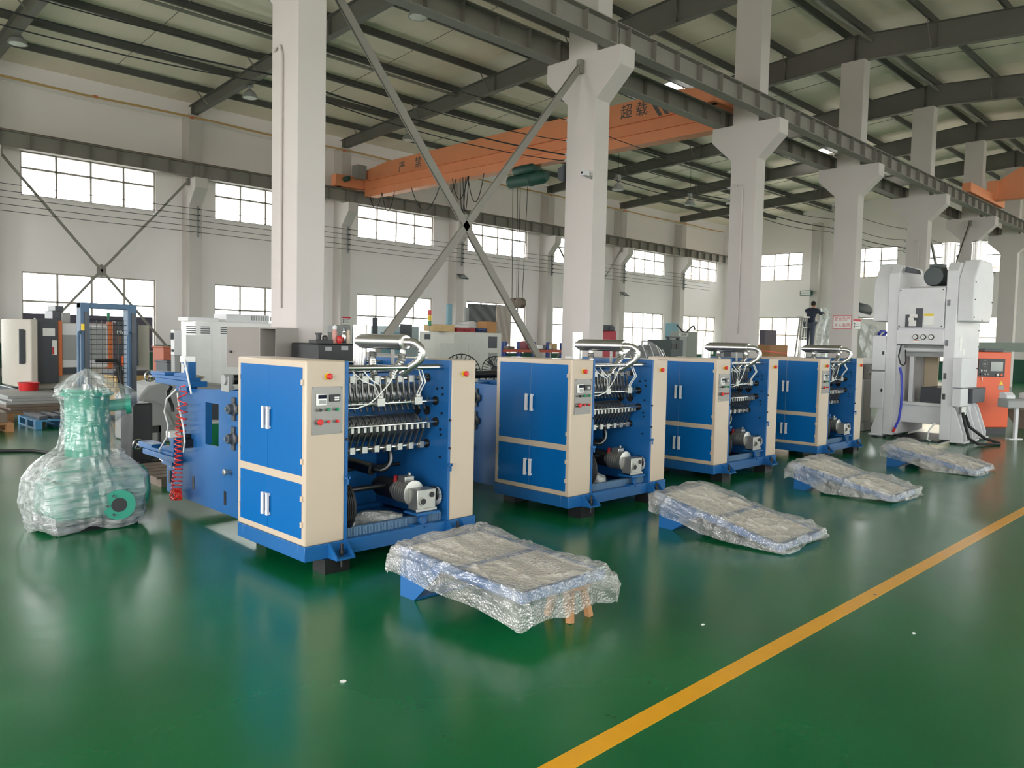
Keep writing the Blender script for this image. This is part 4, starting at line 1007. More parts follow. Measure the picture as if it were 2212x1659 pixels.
gp_ = A('gauge_panel', MB().box(XP-.05, XP+.05, 4.42, 5.2, 1.72, 1.97), M_WHITE, .006)
for y in (4.875, 4.745, 4.615):
    gz = A('gauge', MB().lathe([(.045, 0), (.045, .8), (.038, 1)], (XP-.05, y, 1.85), (XP-.085, y, 1.85), 18), M_BLACK, sub=gp_)
    A('gauge_face', MB().cyl((XP-.08, y, 1.85), (XP-.088, y, 1.85), .034, 18), M_PAPER, sub=gp_)
    A('needle', MB().bar((XP-.0885, y-.015, 1.84), (XP-.0885, y+.012, 1.865), .004, .004), M_BLACK, sub=gp_)
A('gauge_label', MB().box(XP-.053, XP-.05, 4.82, 4.91, 1.75, 1.79), M_PAPER, sub=gp_); A('gauge_label', MB().box(XP-.054, XP-.05, 4.82, 4.91, 1.785, 1.795), M_RED, sub=gp_)
A('slide', MB().box(15.3, 16.4, 4.45, 5.19, 1.5, 1.72), M_GREY); A('slide_rod', MB().cyl((15.25, 4.46, 1.62), (15.25, 5.18, 1.62), .04, 14), M_WHITE)
A('bed', MB().box(15.25, 16.44, 4.43, 5.21, .30, .66).box(15.2, 16.44, 4.43, 5.21, .62, .68), M_WHITE, .008)
A('bolster', MB().box(15.35, 16.38, 4.43, 4.86, .68, .95), M_DGREY, .008)
A('inner_post', MB().box(15.3, 15.42, 4.98, 5.05, .3, 1.5), M_WHITE)
A('inner_cheek', MB().box(15.1, 16.44, 5.14, 5.21, .1, 1.7), M_WHITE)
A('back_guard', MB().box(16.40, 16.43, 4.9, 5.2, .68, 1.5), mat('cream_panel', (226, 210, 176), .6))
for y0, y1, s in ((4.25, 4.43, -1), (5.21, 5.39, 1)):
    for x in (15.05, 15.62, 16.22):
        ya = y0 if s < 0 else y1
        f = A('foot', MB().prism([(ya, .05), (ya+s*.20, .05), (ya+s*.20, .16), (ya+s*.05, .62), (ya, .66)], 'x', x, x+.035).prism([(ya, .05), (ya+s*.20, .05), (ya+s*.20, .16), (ya+s*.05, .62), (ya, .66)], 'x', x+.2, x+.235).box(x-.02, x+.26, min(ya, ya+s*.24), max(ya, ya+s*.24), .03, .06), M_WHITE, .004)
        A('foot_pad', MB().cyl((x+.12, ya+s*.1, 0), (x+.12, ya+s*.1, .03), .13, 18), M_BLACK, sub=f)
for z0, z1 in ((.53, 1.205), (1.235, 1.865)):
    b = A('side_locker', MB().box(XP-.02, XP+.5, 5.39, 5.62, z0, z1), M_WHITE, .008)
    A('locker_latch', MB().box(XP-.03, XP-.02, 5.41, 5.44, (z0+z1)/2-.03, (z0+z1)/2+.03), M_BLACK, sub=b)
A('flywheel_guard', MB().prism([(15.08, 2.13), (16.1, 2.13), (16.22, 2.3), (16.22, 2.95), (16.05, 3.2), (15.35, 3.2), (15.08, 2.85)], 'y', 4.0, 4.25), M_WHITE, .02)
A('flywheel_guard', MB().prism([(15.08, 2.13), (16.1, 2.13), (16.22, 2.3), (16.22, 2.95), (16.05, 3.2), (15.35, 3.2), (15.08, 2.85)], 'y', 5.39, 5.66), M_WHITE, .02)
A('motor', MB().lathe([(.05, 0), (.16, .02), (.175, .1), (.175, .9), (.15, 1)], (15.2, 4.70, 2.93), (15.75, 4.70, 2.93), 26).box(15.3, 15.6, 4.6, 4.8, 3.07, 3.15), mat('motor_grey', (74, 84, 84), .5), 0.)
A('motor_box', MB().prism([(4.95, 2.98), (5.17, 3.02), (5.15, 3.12), (4.97, 3.06)], 'x', 15.15, 15.35), M_DGREY)
A('motor_shelf', MB().box(15.1, 15.9, 4.43, 5.05, 2.72, 2.745), M_GREY)
for y, x in ((4.58, 15.6), (4.14, 15.75)):
    c_ = A('air_cylinder', MB().lathe([(.115, 0), (.115, .9), (.125, .9), (.125, .97), (.11, 1)], (x, y, 3.10), (x, y, 3.56), 22), M_SILVER)
bx = A('electric_box', MB().box(14.97, 15.55, 4.10, 4.245, .99, 1.50), M_WHITE, .008)
A('connector_box', MB().box(15.0, 15.42, 4.10, 4.245, .66, .97), M_WHITE, .01)
A('black_guard', MB().box(15.5, 16.25, 4.05, 4.24, .70, .96), M_DGREY, .008)
A('connector', MB().cyl((15.2, 4.12, .66), (15.2, 4.12, .52), .06, 10), M_ALU)
A('power_cable', MB().tube([(15.15, 4.10, .56), (15.14, 4.05, .35), (15.14, 3.98, .12), (15.2, 3.84, .03), (15.6, 3.62, .025), (15.75, 3.66, .025), (15.6, 3.85, .10), (15.4, 4.05, .30), (15.3, 4.12, .56)], .026, 8), M_RUBBER)
A('blue_hose', MB().tube([(XP-.01, 5.13, 1.30), (XP-.02, 5.09, 1.15), (XP-.02, 5.07, .9), (XP-.02, 5.075, .6), (XP-.02, 5.10, .35), (XP-.02, 5.17, .18)], .022, 8), M_BLUEH)
A('hose_tip', MB().tube([(XP-.02, 5.16, .20), (XP-.02, 5.19, .12)], .023, 8), M_RED)
A('control_lead', MB().tube([(XP, 5.13, 1.7), (XP-.02, 5.16, 1.5), (XP-.02, 5.12, 1.36), (XP-.02, 5.06, 1.33), (XP-.02, 5.03, 1.40), (XP, 5.05, 1.62)], .012, 6), M_CABLE)
A('drain_hose', MB().tube([(15.05, 4.50, .35), (15.0, 4.58, .2), (15.0, 4.60, .05), (15.1, 4.58, .02)], .014, 6), M_WHITEC)
A('floor_pan', MB().box(15.1, 16.44, 4.45, 5.2, .0, .03), M_DGREY)

for x_, z_ in ((15.13, 2.2), (15.13, 2.5), (15.13, 2.8), (15.6, 2.16), (16.05, 2.16), (16.17, 2.5)): A('cover_screw', MB().cyl((x_, 4.002, z_), (x_, 3.992, z_), .014, 8), M_BLACK)
for z_ in (.4, .9, 1.3, 1.7, 2.0): A('frame_screw', MB().cyl((16.42, 4.252, z_), (16.42, 4.24, z_), .014, 8), M_BLACK)
for z_ in (.82, 1.18, 1.75, 2.45): A('latch', MB().box(XP-.025, XP, 4.36, 4.40, z_-.05, z_+.05), M_IRON)
A('side_label', MB().box(15.3, 15.42, 4.243, 4.25, 1.62, 1.86).box(15.5, 15.62, 4.243, 4.25, 1.55, 1.66), M_PAPER)

oc = thing('control_cabinet', 'orange control cabinet with black operator panel beside the press', 'cabinet', (17.42, 4.25, 0), -.62)
part(oc, 'cabinet_body', MB().box(-.42, .42, 0, .5, .14, 1.61), M_ORANGE, .015)
part(oc, 'plinth', MB().box(-.40, .40, .02, .48, 0, .14), M_BLACK)
op = part(oc, 'operator_panel', MB().box(-.30, .28, -.012, .0, 1.13, 1.48), M_BLACK, .003)
part(oc, 'screen', MB().box(-.04, .23, -.018, -.012, 1.24, 1.42), mat('lcd_glass', (150, 156, 150), .15), sub=op)
part(oc, 'emblem', MB().tube([(-.17+.06*math.cos(q*PI/10), -.014, 1.38+.06*math.sin(q*PI/10)) for q in range(21)], .005, 6).box(-.20, -.14, -.015, -.012, 1.385, 1.395).box(-.20, -.14, -.015, -.012, 1.36, 1.37), M_GREY, sub=op)
for i, (x, z, m_) in enumerate(((-.24, 1.25, M_PAPER), (-.19, 1.25, M_GREY), (-.14, 1.25, M_GREY), (-.24, 1.18, M_BLACK), (-.16, 1.18, M_GREY), (-.10, 1.18, M_GREY), (.12, 1.17, M_PAPER), (.20, 1.17, M_ORANGE))):
    part(oc, 'push_button', MB().cyl((x, -.012, z), (x, -.03, z), .018 if i < 6 else .026, 12), m_, sub=op)
part(oc, 'socket', MB().box(-.24, -.13, -.03, 0, .82, .92), M_BLACK, .006); part(oc, 'hanging_key', MB().tube([(-.21, -.02, 1.12), (-.21, -.02, 1.05)], .006, 6), M_PAPER)
part(oc, 'warning_sticker', MB().prism([(.18, .98), (.27, .98), (.225, 1.06)], 'y', -.004, 0), M_LABELY); part(oc, 'rating_plate', MB().box(.16, .30, -.004, 0, .88, .96), M_GREY)
part(oc, 'roof_unit', MB().box(-.1, .33, .1, .4, 1.61, 1.67), M_DGREY, .01)

ps = thing('pedestal_stand', 'grey operator pedestal on a thin white post before the orange cabinet', 'stand', (16.98, 3.70, 0), -.62)
part(ps, 'base_plate', MB().box(-.16, .12, -.05, .05, 0, .015), M_WHITE); part(ps, 'post', MB().box(-.03, .03, -.025, .025, .015, .66), M_WHITE)
part(ps, 'desk', MB().prism([(-.16, .60), (.10, .60), (.10, .76), (-.08, .76), (-.16, .72)], 'x', -.32, .32), M_GREY, .006)
for x in (-.22, .2): part(ps, 'palm_guard', MB().prism([(-.10, .76), (.08, .76), (.08, .86), (-.02, .88), (-.10, .82)], 'x', x-.09, x+.09), M_WHITE, .006)

# ------------------------------------------------------------------ background machines and goods
def ext(px0, px1, py0, py1, Y):
    """x range, z range of a pixel rectangle on the vertical plane Y"""
    pm, qm = (px0+px1)/2, (py0+py1)/2
    return at(px0, qm, Y=Y).x, at(px1, qm, Y=Y).x, at(pm, py1, Y=Y).z, at(pm, py0, Y=Y).z

# --- machining centre at the far left
Yc = 19.0
x0, x1, _, z1 = ext(34, 325, 693, 826, Yc); zb = .30
cn = thing('machining_centre', 'white and black machining centre with orange stripes by the leftmost window', 'machine', ((x0+x1)/2, Yc+.9, 0))
def cx(px): return at(px, 760, Y=Yc).x
def cz(py): return at(180, py, Y=Yc).z
A = lambda nm, mb, m, bv=0., **k: part(cn, nm, mb, m, bv, world=True, **k)
A('base', MB().box(cx(34)+.1, cx(322), Yc+.15, Yc+1.9, 0, .36), M_DGREY, .02)
M_CNC = mat('cnc_cream', (190, 184, 172), .5)
A('housing', MB().box(cx(60), cx(325), Yc+.05, Yc+1.9, .36, z1-.05), M_CNC, .02)
lc = A('loader_cover', MB().prism([(cx(34), Yc+.05), (cx(60), Yc-.25), (cx(75), Yc-.25), (cx(75), Yc+1.2), (cx(34), Yc+1.2)], 'z', .42, z1), M_CNC, .02)
A('cover_window', MB().box(cx(39), cx(50), Yc-.16, Yc-.10, cz(783), cz(716)).box(cx(38), cx(52), Yc-.13, Yc-.09, cz(785), cz(714)), M_DGREY, sub=lc)
dp = A('front_panel', MB().box(cx(75), cx(123), Yc-.1, Yc+.06, cz(826), cz(690)), M_DGREY, .01)
A('paper_notice', MB().box(cx(90), cx(116), Yc-.106, Yc-.1, cz(727), cz(711)), M_PAPER, sub=dp)
A('warning_label', MB().box(cx(110), cx(120), Yc-.106, Yc-.1, cz(766), cz(736)), M_PAPER, sub=dp)
A('warning_marks', MB().box(cx(110), cx(114), Yc-.108, Yc-.106, cz(765), cz(750)), M_RED, sub=dp)
for a, b in ((123, 133), (232, 243)): A('orange_stripe', MB().box(cx(a), cx(b), Yc-.06, Yc+.05, cz(811), cz(694)), mat('stripe_orange', (206, 112, 62), .5), .006)
A('sliding_door', MB().box(cx(133), cx(232), Yc-.02, Yc+.05, cz(793), cz(700)), M_WHITE, .006)
A('door_window', MB().box(cx(134), cx(170), Yc-.03, Yc-.02, cz(778), cz(724)).box(cx(186), cx(228), Yc-.03, Yc-.02, cz(778), cz(706)), M_GREY)
A('chip_slot', MB().box(cx(134), cx(172), Yc-.03, Yc-.02, cz(808), cz(794)), M_DGREY)
pn = A('control_console', MB().box(cx(243), cx(292), Yc-.22, Yc+.05, cz(790), cz(692)), M_DGREY, .01)
A('console_keys', MB().box(cx(246), cx(254), Yc-.226, Yc-.22, cz(742), cz(724)).box(cx(258), cx(262), Yc-.226, Yc-.22, cz(742), cz(722)), mat('key_brown', (120, 92, 70), .5), sub=pn)
A('console_screen', MB().box(cx(266), cx(272), Yc-.226, Yc-.22, cz(752), cz(722)), M_GREY, sub=pn)
A('pendant', MB().box(cx(254), cx(262), Yc-.32, Yc-.24, cz(790), cz(768)), M_ORANGE, .01, sub=pn)
text(cn, 'MVC85', .11, (cx(262)-cn.location.x, Yc-.225-cn.location.y, cz(716)), (PI/2, 0, 0), M_PAPER)
A('spindle_head', MB().box(cx(132), cx(150), Yc+.6, Yc+1.2, z1-.05, cz(672)).box(cx(141), cx(159), Yc+.7, Yc+1.3, z1-.05, cz(661)), M_DGREY, .01)
A('top_motor', MB().box(cx(150), cx(168), Yc+.5, Yc+1.2, z1-.05, cz(676)), M_GREY, .01)
A('beacon', MB().cyl((cx(254), Yc+.6, z1-.05), (cx(254), Yc+.6, cz(682)), .02, 8).cyl((cx(254), Yc+.6, cz(682)), (cx(254), Yc+.6, cz(672)), .035, 10), M_GREEN)

# --- blue pallet stacker
Ys = 10.25
def sx(px): return at(px, 760, Y=Ys).x
def sz(py): return at(230, py, Y=Ys).z
sk = thing('pallet_stacker', 'blue pallet stacker with tall mast and wire guard behind the wrapped pump', 'stacker', (sx(231), Ys, 0))
A = lambda nm, mb, m, bv=0., **k: part(sk, nm, mb, m, bv, world=True, **k)
for a, b in ((171, 191), (273, 292)):
    A('mast_post', MB().box(sx(a), sx(b), Ys-.06, Ys+.10, .05, sz(656)), M_STACK, .008)
    A('mast_channel', MB().box(sx(a)+.04, sx(b)-.02, Ys-.075, Ys-.055, .1, sz(675)), M_DGREY)
A('mast_top', MB().box(sx(171), sx(292), Ys-.05, Ys+.08, sz(668), sz(656)), M_STACK, .008)
gr = MB()
for i in range(15):
    z = .95+i*(sz(692)-.95)/14; gr.cyl((sx(191), Ys, z), (sx(273), Ys, z), .004, 6)
for i in range(7):
    x = sx(191)+(sx(273)-sx(191))*(i+.5)/7; gr.cyl((x, Ys, .95), (x, Ys, sz(692)), .004, 6)
A('wire_guard', gr, M_BLACK)
for px in (160, 268):
    A('push_handle', MB().tube([(sx(px), Ys-.16, .95), (sx(px), Ys-.16, 1.55), (sx(px)+.01, Ys-.14, 1.60), (sx(px)+.05, Ys-.06, 1.62)], .018, 8), M_STACK)
A('guard_bow', MB().tube([(sx(196), Ys-.16, 1.28), (sx(242), Ys-.16, 1.28), (sx(250), Ys-.16, 1.22), (sx(252), Ys-.16, .9)], .02, 8), M_BLACK)
A('power_unit', MB().box(sx(255), sx(300), Ys-.45, Ys-.06, .06, .78), M_BLACK, .02)
A('hydraulic_hose', MB().tube([(sx(248), Ys-.1, 1.2), (sx(252), Ys-.2, .9), (sx(258), Ys-.2, .7)], .03, 8), M_BLACK)
A('front_bar', MB().box(sx(272), sx(328), Ys-.30, Ys-.24, sz(935), sz(920)).box(sx(322), sx(328), Ys-.30, Ys-.24, .06, sz(920)), M_BLACK, .005)
for y in (Ys-.55, Ys+.1): A('straddle_leg', MB().box(sx(262), sx(262)+.75, y-.05, y+.05, .02, .10), M_BLACK)
for y in (Ys-.35, Ys-.1): A('fork', MB().box(sx(300), sx(300)+.6, y-.06, y+.06, .11, .15), M_RUST)
A('base_plate', MB().box(sx(172), sx(300), Ys-.45, Ys+.15, .03, .08), M_BLACK)
A('yellow_label', MB().box(sx(172), sx(179), Ys-.068, Ys-.06, sz(715), sz(701)), M_LABELY)

# --- pallets of steel plates on the left
def pallet(name, lab, x0, x1, y0, y1, m, z=0.):
    t = thing(name, lab, 'pallet', ((x0+x1)/2, (y0+y1)/2, z), group='pallets at the far left')
    n_ = 6; w = (y1-y0)/n_
    for i in range(n_): part(t, 'board', MB().box(x0, x1, y0+i*w+.01, y0+(i+1)*w-.01, z+.12, z+.145), m, world=True)
    for x in (x0+.05, (x0+x1)/2, x1-.05):
        for y in (y0+.07, (y0+y1)/2, y1-.07): part(t, 'block', MB().box(x-.05, x+.05, y-.06, y+.06, z+.022, z+.12), m, world=True)
        part(t, 'runner', MB().box(x-.05, x+.05, y0, y1, z, z+.022), m, world=True)
    return t
M_PBLUE = mat('pallet_blue', (66, 128, 168), .5)
pallet('wood_pallet', 'worn wooden pallet carrying rusty blocks at the left edge', 2.3, 3.25, 14.4, 15.4, M_WOOD)
pallet('wood_pallet', 'wooden pallet under the stack of steel plates', 3.5, 4.45, 15.95, 17.05, M_WOOD)
pallet('plastic_pallet', 'blue plastic pallet on the floor left of the pump', 3.60, 4.55, 14.6, 15.7, M_PBLUE)
rn = random.Random(3)
for i in range(6):
    x = 2.36+.30*(i % 3); y = 14.5+.42*(i//3)
    solo('steel_block', MB().box(x, x+.22, y, y+.3, .145, .145+.14+.05*rn.random()), M_RUST, 'rusty steel block on the worn wooden pallet', 'steel block', (x+.11, y+.15, .145), 'steel blocks on the left pallet', .006)
for i in range(6):
    z = .146+i*.052; dx = rn.uniform(-.06, .06)
    solo('steel_plate', MB().box(3.52+dx, 4.36+dx, 16.0, 17.0, z, z+.05), M_GREY if i > 2 else M_RUST, f'{ordinal(i)} steel plate from the bottom of the plate stack', 'plate', (3.94+dx, 16.5, z), 'stacked steel plates', .004)
for i in range(7):
    z = .002+i*.055; dx = rn.uniform(-.06, .06)
    solo('steel_plate', MB().box(3.6+dx, 4.85+dx, 17.9, 18.85, z, z+.053), M_GREY, f'{ordinal(i)} steel plate from the floor in the rear stack', 'plate', (4.2+dx, 18.4, z), 'rear stack of steel plates', .004)
for i in range(4):
    x = 3.68+.21*i
    solo('steel_bar', MB().box(x, x+.13, 14.7, 15.7, .146, .20), M_DGREY, 'dark steel bar lying on the blue pallet', 'steel bar', (x+.06, 15.2, .146), 'bars on the blue pallet', .004)
p = at(65, 843, Y=18.3)
solo('red_basin', MB().lathe([(.17, 0), (.19, .9), (.205, .92), (.205, 1), (.17, 1), (.15, .2), (.02, .18)], (p.x, 18.4, .387), (p.x, 18.4, .55), 26), M_RED, 'red plastic basin on the rear stack of plates', 'basin', (p.x, 18.4, .387))
solo('floor_cable', MB().tube([tuple(at(px, py, Z=.02)) for px, py in ((-20, 975), (30, 974), (70, 974), (110, 978), (150, 990))], .022, 8), M_CABLE, 'dark cable lying on the floor left of the pump', 'cable', tuple(at(60, 974, Z=0)))
# bench with drawers behind the stacker, and lathe cover
Yb = 15.5
x0, x1, z0, z1 = ext(250, 326, 800, 850, Yb)
t = thing('work_bench', 'oak fronted bench with black top behind the stacker', 'bench', ((x0+x1)/2, Yb+.3, 0))
part(t, 'cabinet', MB().box(x0, x1, Yb, Yb+.6, .06, z1-.09), M_OCHRE, .006, world=True); part(t, 'worktop', MB().box(x0-.05, x1+.08, Yb-.05, Yb+.65, z1-.09, z1), M_DGREY, .006, world=True)
for i in range(3): part(t, 'drawer', MB().box(x0+.05, x1-.05, Yb-.012, Yb, .14+i*.27, .37+i*.27), M_OCHRE, .004, world=True)
part(t, 'plinth', MB().box(x0+.04, x1-.04, Yb+.03, Yb+.55, 0, .06), M_BLACK, world=True)
Yl = 11.9
x0, x1, z0, z1 = ext(294, 352, 845, 965, Yl)
t = thing('lathe_cover', 'grey moulded machine hood with a cloth on top, behind the unwind stand', 'machine', ((x0+x1)/2+.3, Yl+.4, 0))
part(t, 'hood', MB().prism([(x0, 0), (x0+1.5, 0), (x0+1.5, z1+.05), (x0+.45, z1+.12), (x0+.18, z1+.08), (x0, z1-.12)], 'y', Yl, Yl+.9), M_GREY, .03, world=True)
part(t, 'inspection_door', MB().box(x0+.62, x0+1.35, Yl-.02, Yl, .12, z1-.1), M_DGREY, .01, world=True)
part(t, 'rib', MB().tube([(x0+.1+.45*math.cos(q*PI/16), Yl-.005, .02+.62*math.sin(q*PI/16)) for q in range(2, 9)], .025, 6), M_GREY, world=True)
lump_thing('rag_cloth', (x0+.8, Yl+.35, z1+.125), .35, .22, .05, 21, mat('linen_rag', (196, 186, 164), .9), 'pale cloth lying on the grey machine hood', 'cloth')
lump_thing('scrap_heap', (4.75, 9.75, 0), .26, .20, .10, 22, mat('scrap_plastic', (150, 148, 142), .5), 'crumpled scrap plastic on the floor behind the unwind stand', 'scrap')
x0 = at(302, 1008, Z=0)
t = thing('wood_pallet', 'flat weathered pallet on the floor left of the unwind stand', 'pallet', (3.75, 8.95, 0), group='pallets at the far left')
for i in range(5): part(t, 'board', MB().box(-.55, .55, -.5+i*.21, -.5+i*.21+.17, .09, .11), M_RUST)
for x in (-.45, 0, .45): part(t, 'runner', MB().box(x-.05, x+.05, -.5, .5, 0, .09), M_RUST)
Yk = 14.5
for px0, px1, py0, py1, m_, nm, lab, cat in ((353, 376, 752, 800, mat('cherry_laminate', (176, 100, 78), .5), 'cherry_cabinet', 'reddish wooden cabinet beside the white enclosure', 'cabinet'), (361, 384, 783, 815, M_DGREY, 'tool_rack', 'dark toothed tool rack before the reddish cabinet', 'rack')):
    x0, x1, z0, z1 = ext(px0, px1, py0, py1, Yk)
    solo(nm, MB().box(x0, x1, Yk, Yk+.5, 0, z1).box(x0-.02, x1+.02, Yk-.02, Yk+.52, z1, z1+.03), m_, lab, cat, ((x0+x1)/2, Yk+.25, 0), bevel=.006)
    Yk -= .6

for i, (x, y) in enumerate(((4.95, 11.0), (5.28, 10.75))):
    t = thing('paint_bucket', ['left', 'right'][i]+' green bucket on the floor seen through the unwind stand window', 'bucket', (x, y, 0), group='green buckets')
    part(t, 'pail', MB().lathe([(.12, 0), (.145, .95), (.155, .96), (.155, 1)], (0, 0, 0), (0, 0, .36), 22), M_GREEN)
    part(t, 'lid', MB().lathe([(.157, 0), (.157, .6), (.13, 1)], (0, 0, .36), (0, 0, .385), 22), M_WHITE if i == 0 else M_GREEN)
    part(t, 'handle', MB().tube([(.155*math.cos(q*PI/10), -.02-.155*math.sin(q*PI/10)*.3, .30-.155*math.sin(q*PI/10)) for q in range(11)], .004, 6), M_IRON)

# --- big white enclosure behind the nearest machine
Yw = 13.2
x0, x1, _, z1 = ext(390, 585, 695, 800, Yw); x0 = at(390, 740, Y=Yw+.6).x
en = thing('white_enclosure', 'large white machine enclosure with louvre vents left of the first column', 'machine', ((x0+x1)/2, Yw+.3, 0))
A = lambda nm, mb, m, bv=0., **k: part(en, nm, mb, m, bv, world=True, **k)
A('housing', MB().box(x0, x1+.8, Yw, Yw+.6, 0, z1), mat('enclosure_white', (240, 240, 238), .5), .02)
wx = lambda px: at(px, 740, Y=Yw-.01).x
wz = lambda py: at(480, py, Y=Yw-.01).z
for a, b in ((402, 457), (477, 540)): A('access_panel', MB().box(wx(a), wx(b), Yw-.012, Yw, .3, wz(725)), mat('enclosure_white', (240, 240, 238), .5), .003)
for a in (403, 434, 477, 513):
    v = MB()
    for i in range(4): v.box(wx(a), wx(a+20), Yw-.008, Yw+.001, wz(708)-i*.0-.0+(-i)*.035, wz(708)-i*.035+.014)
    A('louvre', v, M_DGREY)
A('roof_unit', MB().box(wx(492), wx(585), Yw+.05, Yw+.55, z1, z1+.14), M_WHITE, .008)
vs = MB()
for i in range(12): vs.box(wx(546)+i*.045, wx(546)+i*.045+.02, Yw+.042, Yw+.051, z1+.04, z1+.12)
A('roof_slots', vs, M_GREY)
A('roof_tray', MB().box(wx(412), wx(478), Yw+.1, Yw+.5, z1, z1+.06), M_WHITE)
# control post left of it
x = at(381, 715, Y=13.0)
t = thing('operator_post', 'slim pale operator post at the corner of the white enclosure', 'control post', (x.x, 13.0, 0))
zt_ = x.z+.02
part(t, 'column', MB().box(-.05, .05, -.05, .1, 0, zt_-.42), M_GREY, .01); part(t, 'panel', MB().box(-.06, .06, -.06, .08, zt_-.42, zt_), M_WHITE, .01)
part(t, 'buttons', MB().box(-.11, -.06, -.05, .0, zt_-.16, zt_-.05).box(-.09, -.06, -.05, 0, zt_-.36, zt_-.32), M_DGREY)

# --- open grey switch box on the first column
t = thing('switch_box', 'grey electrical box with its door hanging open on the first column', 'electrical box', (X0-.16, 9.465, 1.20))
bxm = MB().box(-.16, .16, .20, .22, 0, .53).box(-.16, .16, -.22, -.20, 0, .53).box(-.16, .16, -.20, .20, .51, .53).box(-.16, .16, -.20, .20, 0, .02).box(.14, .16, -.20, .20, .02, .51)
part(t, 'box_shell', bxm, mat('switch_grey', (140, 134, 128), .5)); part(t, 'breaker', MB().box(.02, .14, -.18, -.06, .22, .38).box(.04, .14, -.17, -.08, .08, .16), M_PAPER, .006)
part(t, 'back_plate', MB().box(.12, .14, -.19, .19, .03, .50), M_DGREY)
dr = part(t, 'box_door', MB().prism([(-.16, .225), (-.15, .245), (-.385, .665), (-.40, .655)], 'z', -.005, .53), mat('switch_grey', (140, 134, 128), .5))
part(t, 'door_lock', MB().cyl((-.37, .60, .2), (-.395, .59, .2), .018, 8), M_BLACK, sub=dr)
part(t, 'wiring', MB().tube([(.05, -.12, .50), (.04, -.1, .43), (.06, -.12, .38)], .012, 6), M_CABLE)

# --- compressor with bottles behind the nearest machine
Yq = 8.55
x0, x1, _, z1 = ext(682, 772, 745, 775, Yq)
z1 = at(720, 742, Y=Yq).z
t = thing('black_compressor', 'black machine unit carrying flasks behind the nearest slitting machine', 'machine', ((x0+x1)/2, Yq+.3, 0))
part(t, 'body', MB().box(x0, x1, Yq-.05, Yq+.6, .1, z1), M_BLACK, .02, world=True)
part(t, 'legs', MB().box(x0+.05, x0+.12, Yq, Yq+.5, 0, .1).box(x1-.12, x1-.05, Yq, Yq+.5, 0, .1), M_BLACK, world=True)
part(t, 'valve_knobs', MB().lathe([(.05, 0), (.05, .3), (.03, .35), (.03, .8), (.04, .82), (.04, 1)], (x0+.10, Yq+.1, z1), (x0+.10, Yq+.1, z1+.13), 12).lathe([(.035, 0), (.035, .8), (.015, 1)], (x0+.19, Yq+.1, z1), (x0+.19, Yq+.1, z1+.10), 12).box(x0+.02, x0+.26, Yq+.02, Yq+.2, z1, z1+.04), M_BLACK, world=True)
part(t, 'name_plates', MB().box(x0+.10, x0+.19, Yq-.055, Yq-.05, z1-.09, z1-.04).box(x0+.33, x0+.43, Yq-.055, Yq-.05, z1-.08, z1-.03), M_GREY, world=True)
def bottle(px, r, h, m1, m2, lab, loop=False):
    x = at(px, 735, Y=Yq+.35).x
    b = thing('vacuum_flask', lab, 'flask', (x, Yq+.35, z1+.001), group='flasks on the black unit')
    part(b, 'body', MB().lathe([(r*.9, 0), (r, .03), (r, .8), (r*.7, .9), (r*.7, 1)], (0, 0, 0), (0, 0, h*.75), 18), m1)
    part(b, 'cap', MB().lathe([(r*.95, 0), (r*.95, .7), (r*.6, .75), (r*.3, .8), (r*.3, 1)], (0, 0, h*.75), (0, 0, h), 18), m2)
M_PINKG = mat('pink_tumbler', (196, 142, 130), .3)
bottle(723, .03, .24, M_PINKG, M_WHITE, 'pink flask with white cap on the black unit')
bottle(743, .028, .21, M_CHROME, M_IRON, 'steel flask between the pink and the beige one')
bottle(752, .024, .18, mat('beige_tumbler', (206, 188, 166), .35), mat('beige_tumbler', (206, 188, 166), .35), 'slim beige flask right of the steel one')
x = at(733, 735, Y=Yq+.30).x
t = thing('red_mug', 'small red mug beside the pink flask', 'mug', (x, Yq+.30, z1+.001))
part(t, 'cup', MB().lathe([(.026, 0), (.03, .1), (.028, .9), (.02, 1)], (0, 0, 0), (0, 0, .10), 16), M_RED); part(t, 'handle', MB().tube([(.026, 0, .02), (.05, 0, .03), (.05, 0, .07), (.026, 0, .08)], .006, 6), M_RED)
# dark green ribbed cabinet and pale cabinets behind it
def cab(name, lab, cat, px0, px1, py0, Y, depth, m, group=None, parts=()):
    """cabinet whose silhouette runs from px0 (far left corner) to px1 (near right corner)"""
    x1 = at(px1, 740, Y=Y).x; d = depth
    while d > .12 and x1-at(px0, 740, Y=Y+d).x < .55*d+.1: d *= .85
    depth = d; x0 = at(px0, 740, Y=Y+d).x; z1 = at((px0+px1)/2, py0, Y=Y).z
    t = thing(name, lab, cat, ((x0+x1)/2, Y+depth/2, 0), group=group)
    part(t, 'housing', MB().box(x0, x1, Y, Y+depth, .08, z1), m, .015, world=True)
    part(t, 'plinth', MB().box(x0+.04, x1-.04, Y+.03, Y+depth-.03, 0, .08), M_BLACK, world=True)
    t['x0'] = x0; t['x1'] = x1; t['z1'] = z1
    for (nm, a, b, c, d, mm) in parts:
        xa, xb, za, zb_ = ext(a, b, c, d, Y-.015)
        part(t, nm, MB().box(xa, xb, Y-.015, Y+.004, max(za, .1), zb_), mm, .003, world=True)
    return t
M_DGREEN = mat('dark_green_enamel', (48, 78, 76), .5)
t = cab('ribbed_cabinet', 'dark green ribbed cabinet behind the exhaust pipe', 'cabinet', 760, 792, 705, 13.5, .6, M_DGREEN)
for i in range(7): part(t, 'rib', MB().box(t['x0']+.02+i*(t['x1']-t['x0']-.04)/7, t['x0']+.04+i*(t['x1']-t['x0']-.04)/7, 13.47, 13.5, .1, t['z1']-.02), M_DGREEN, world=True)
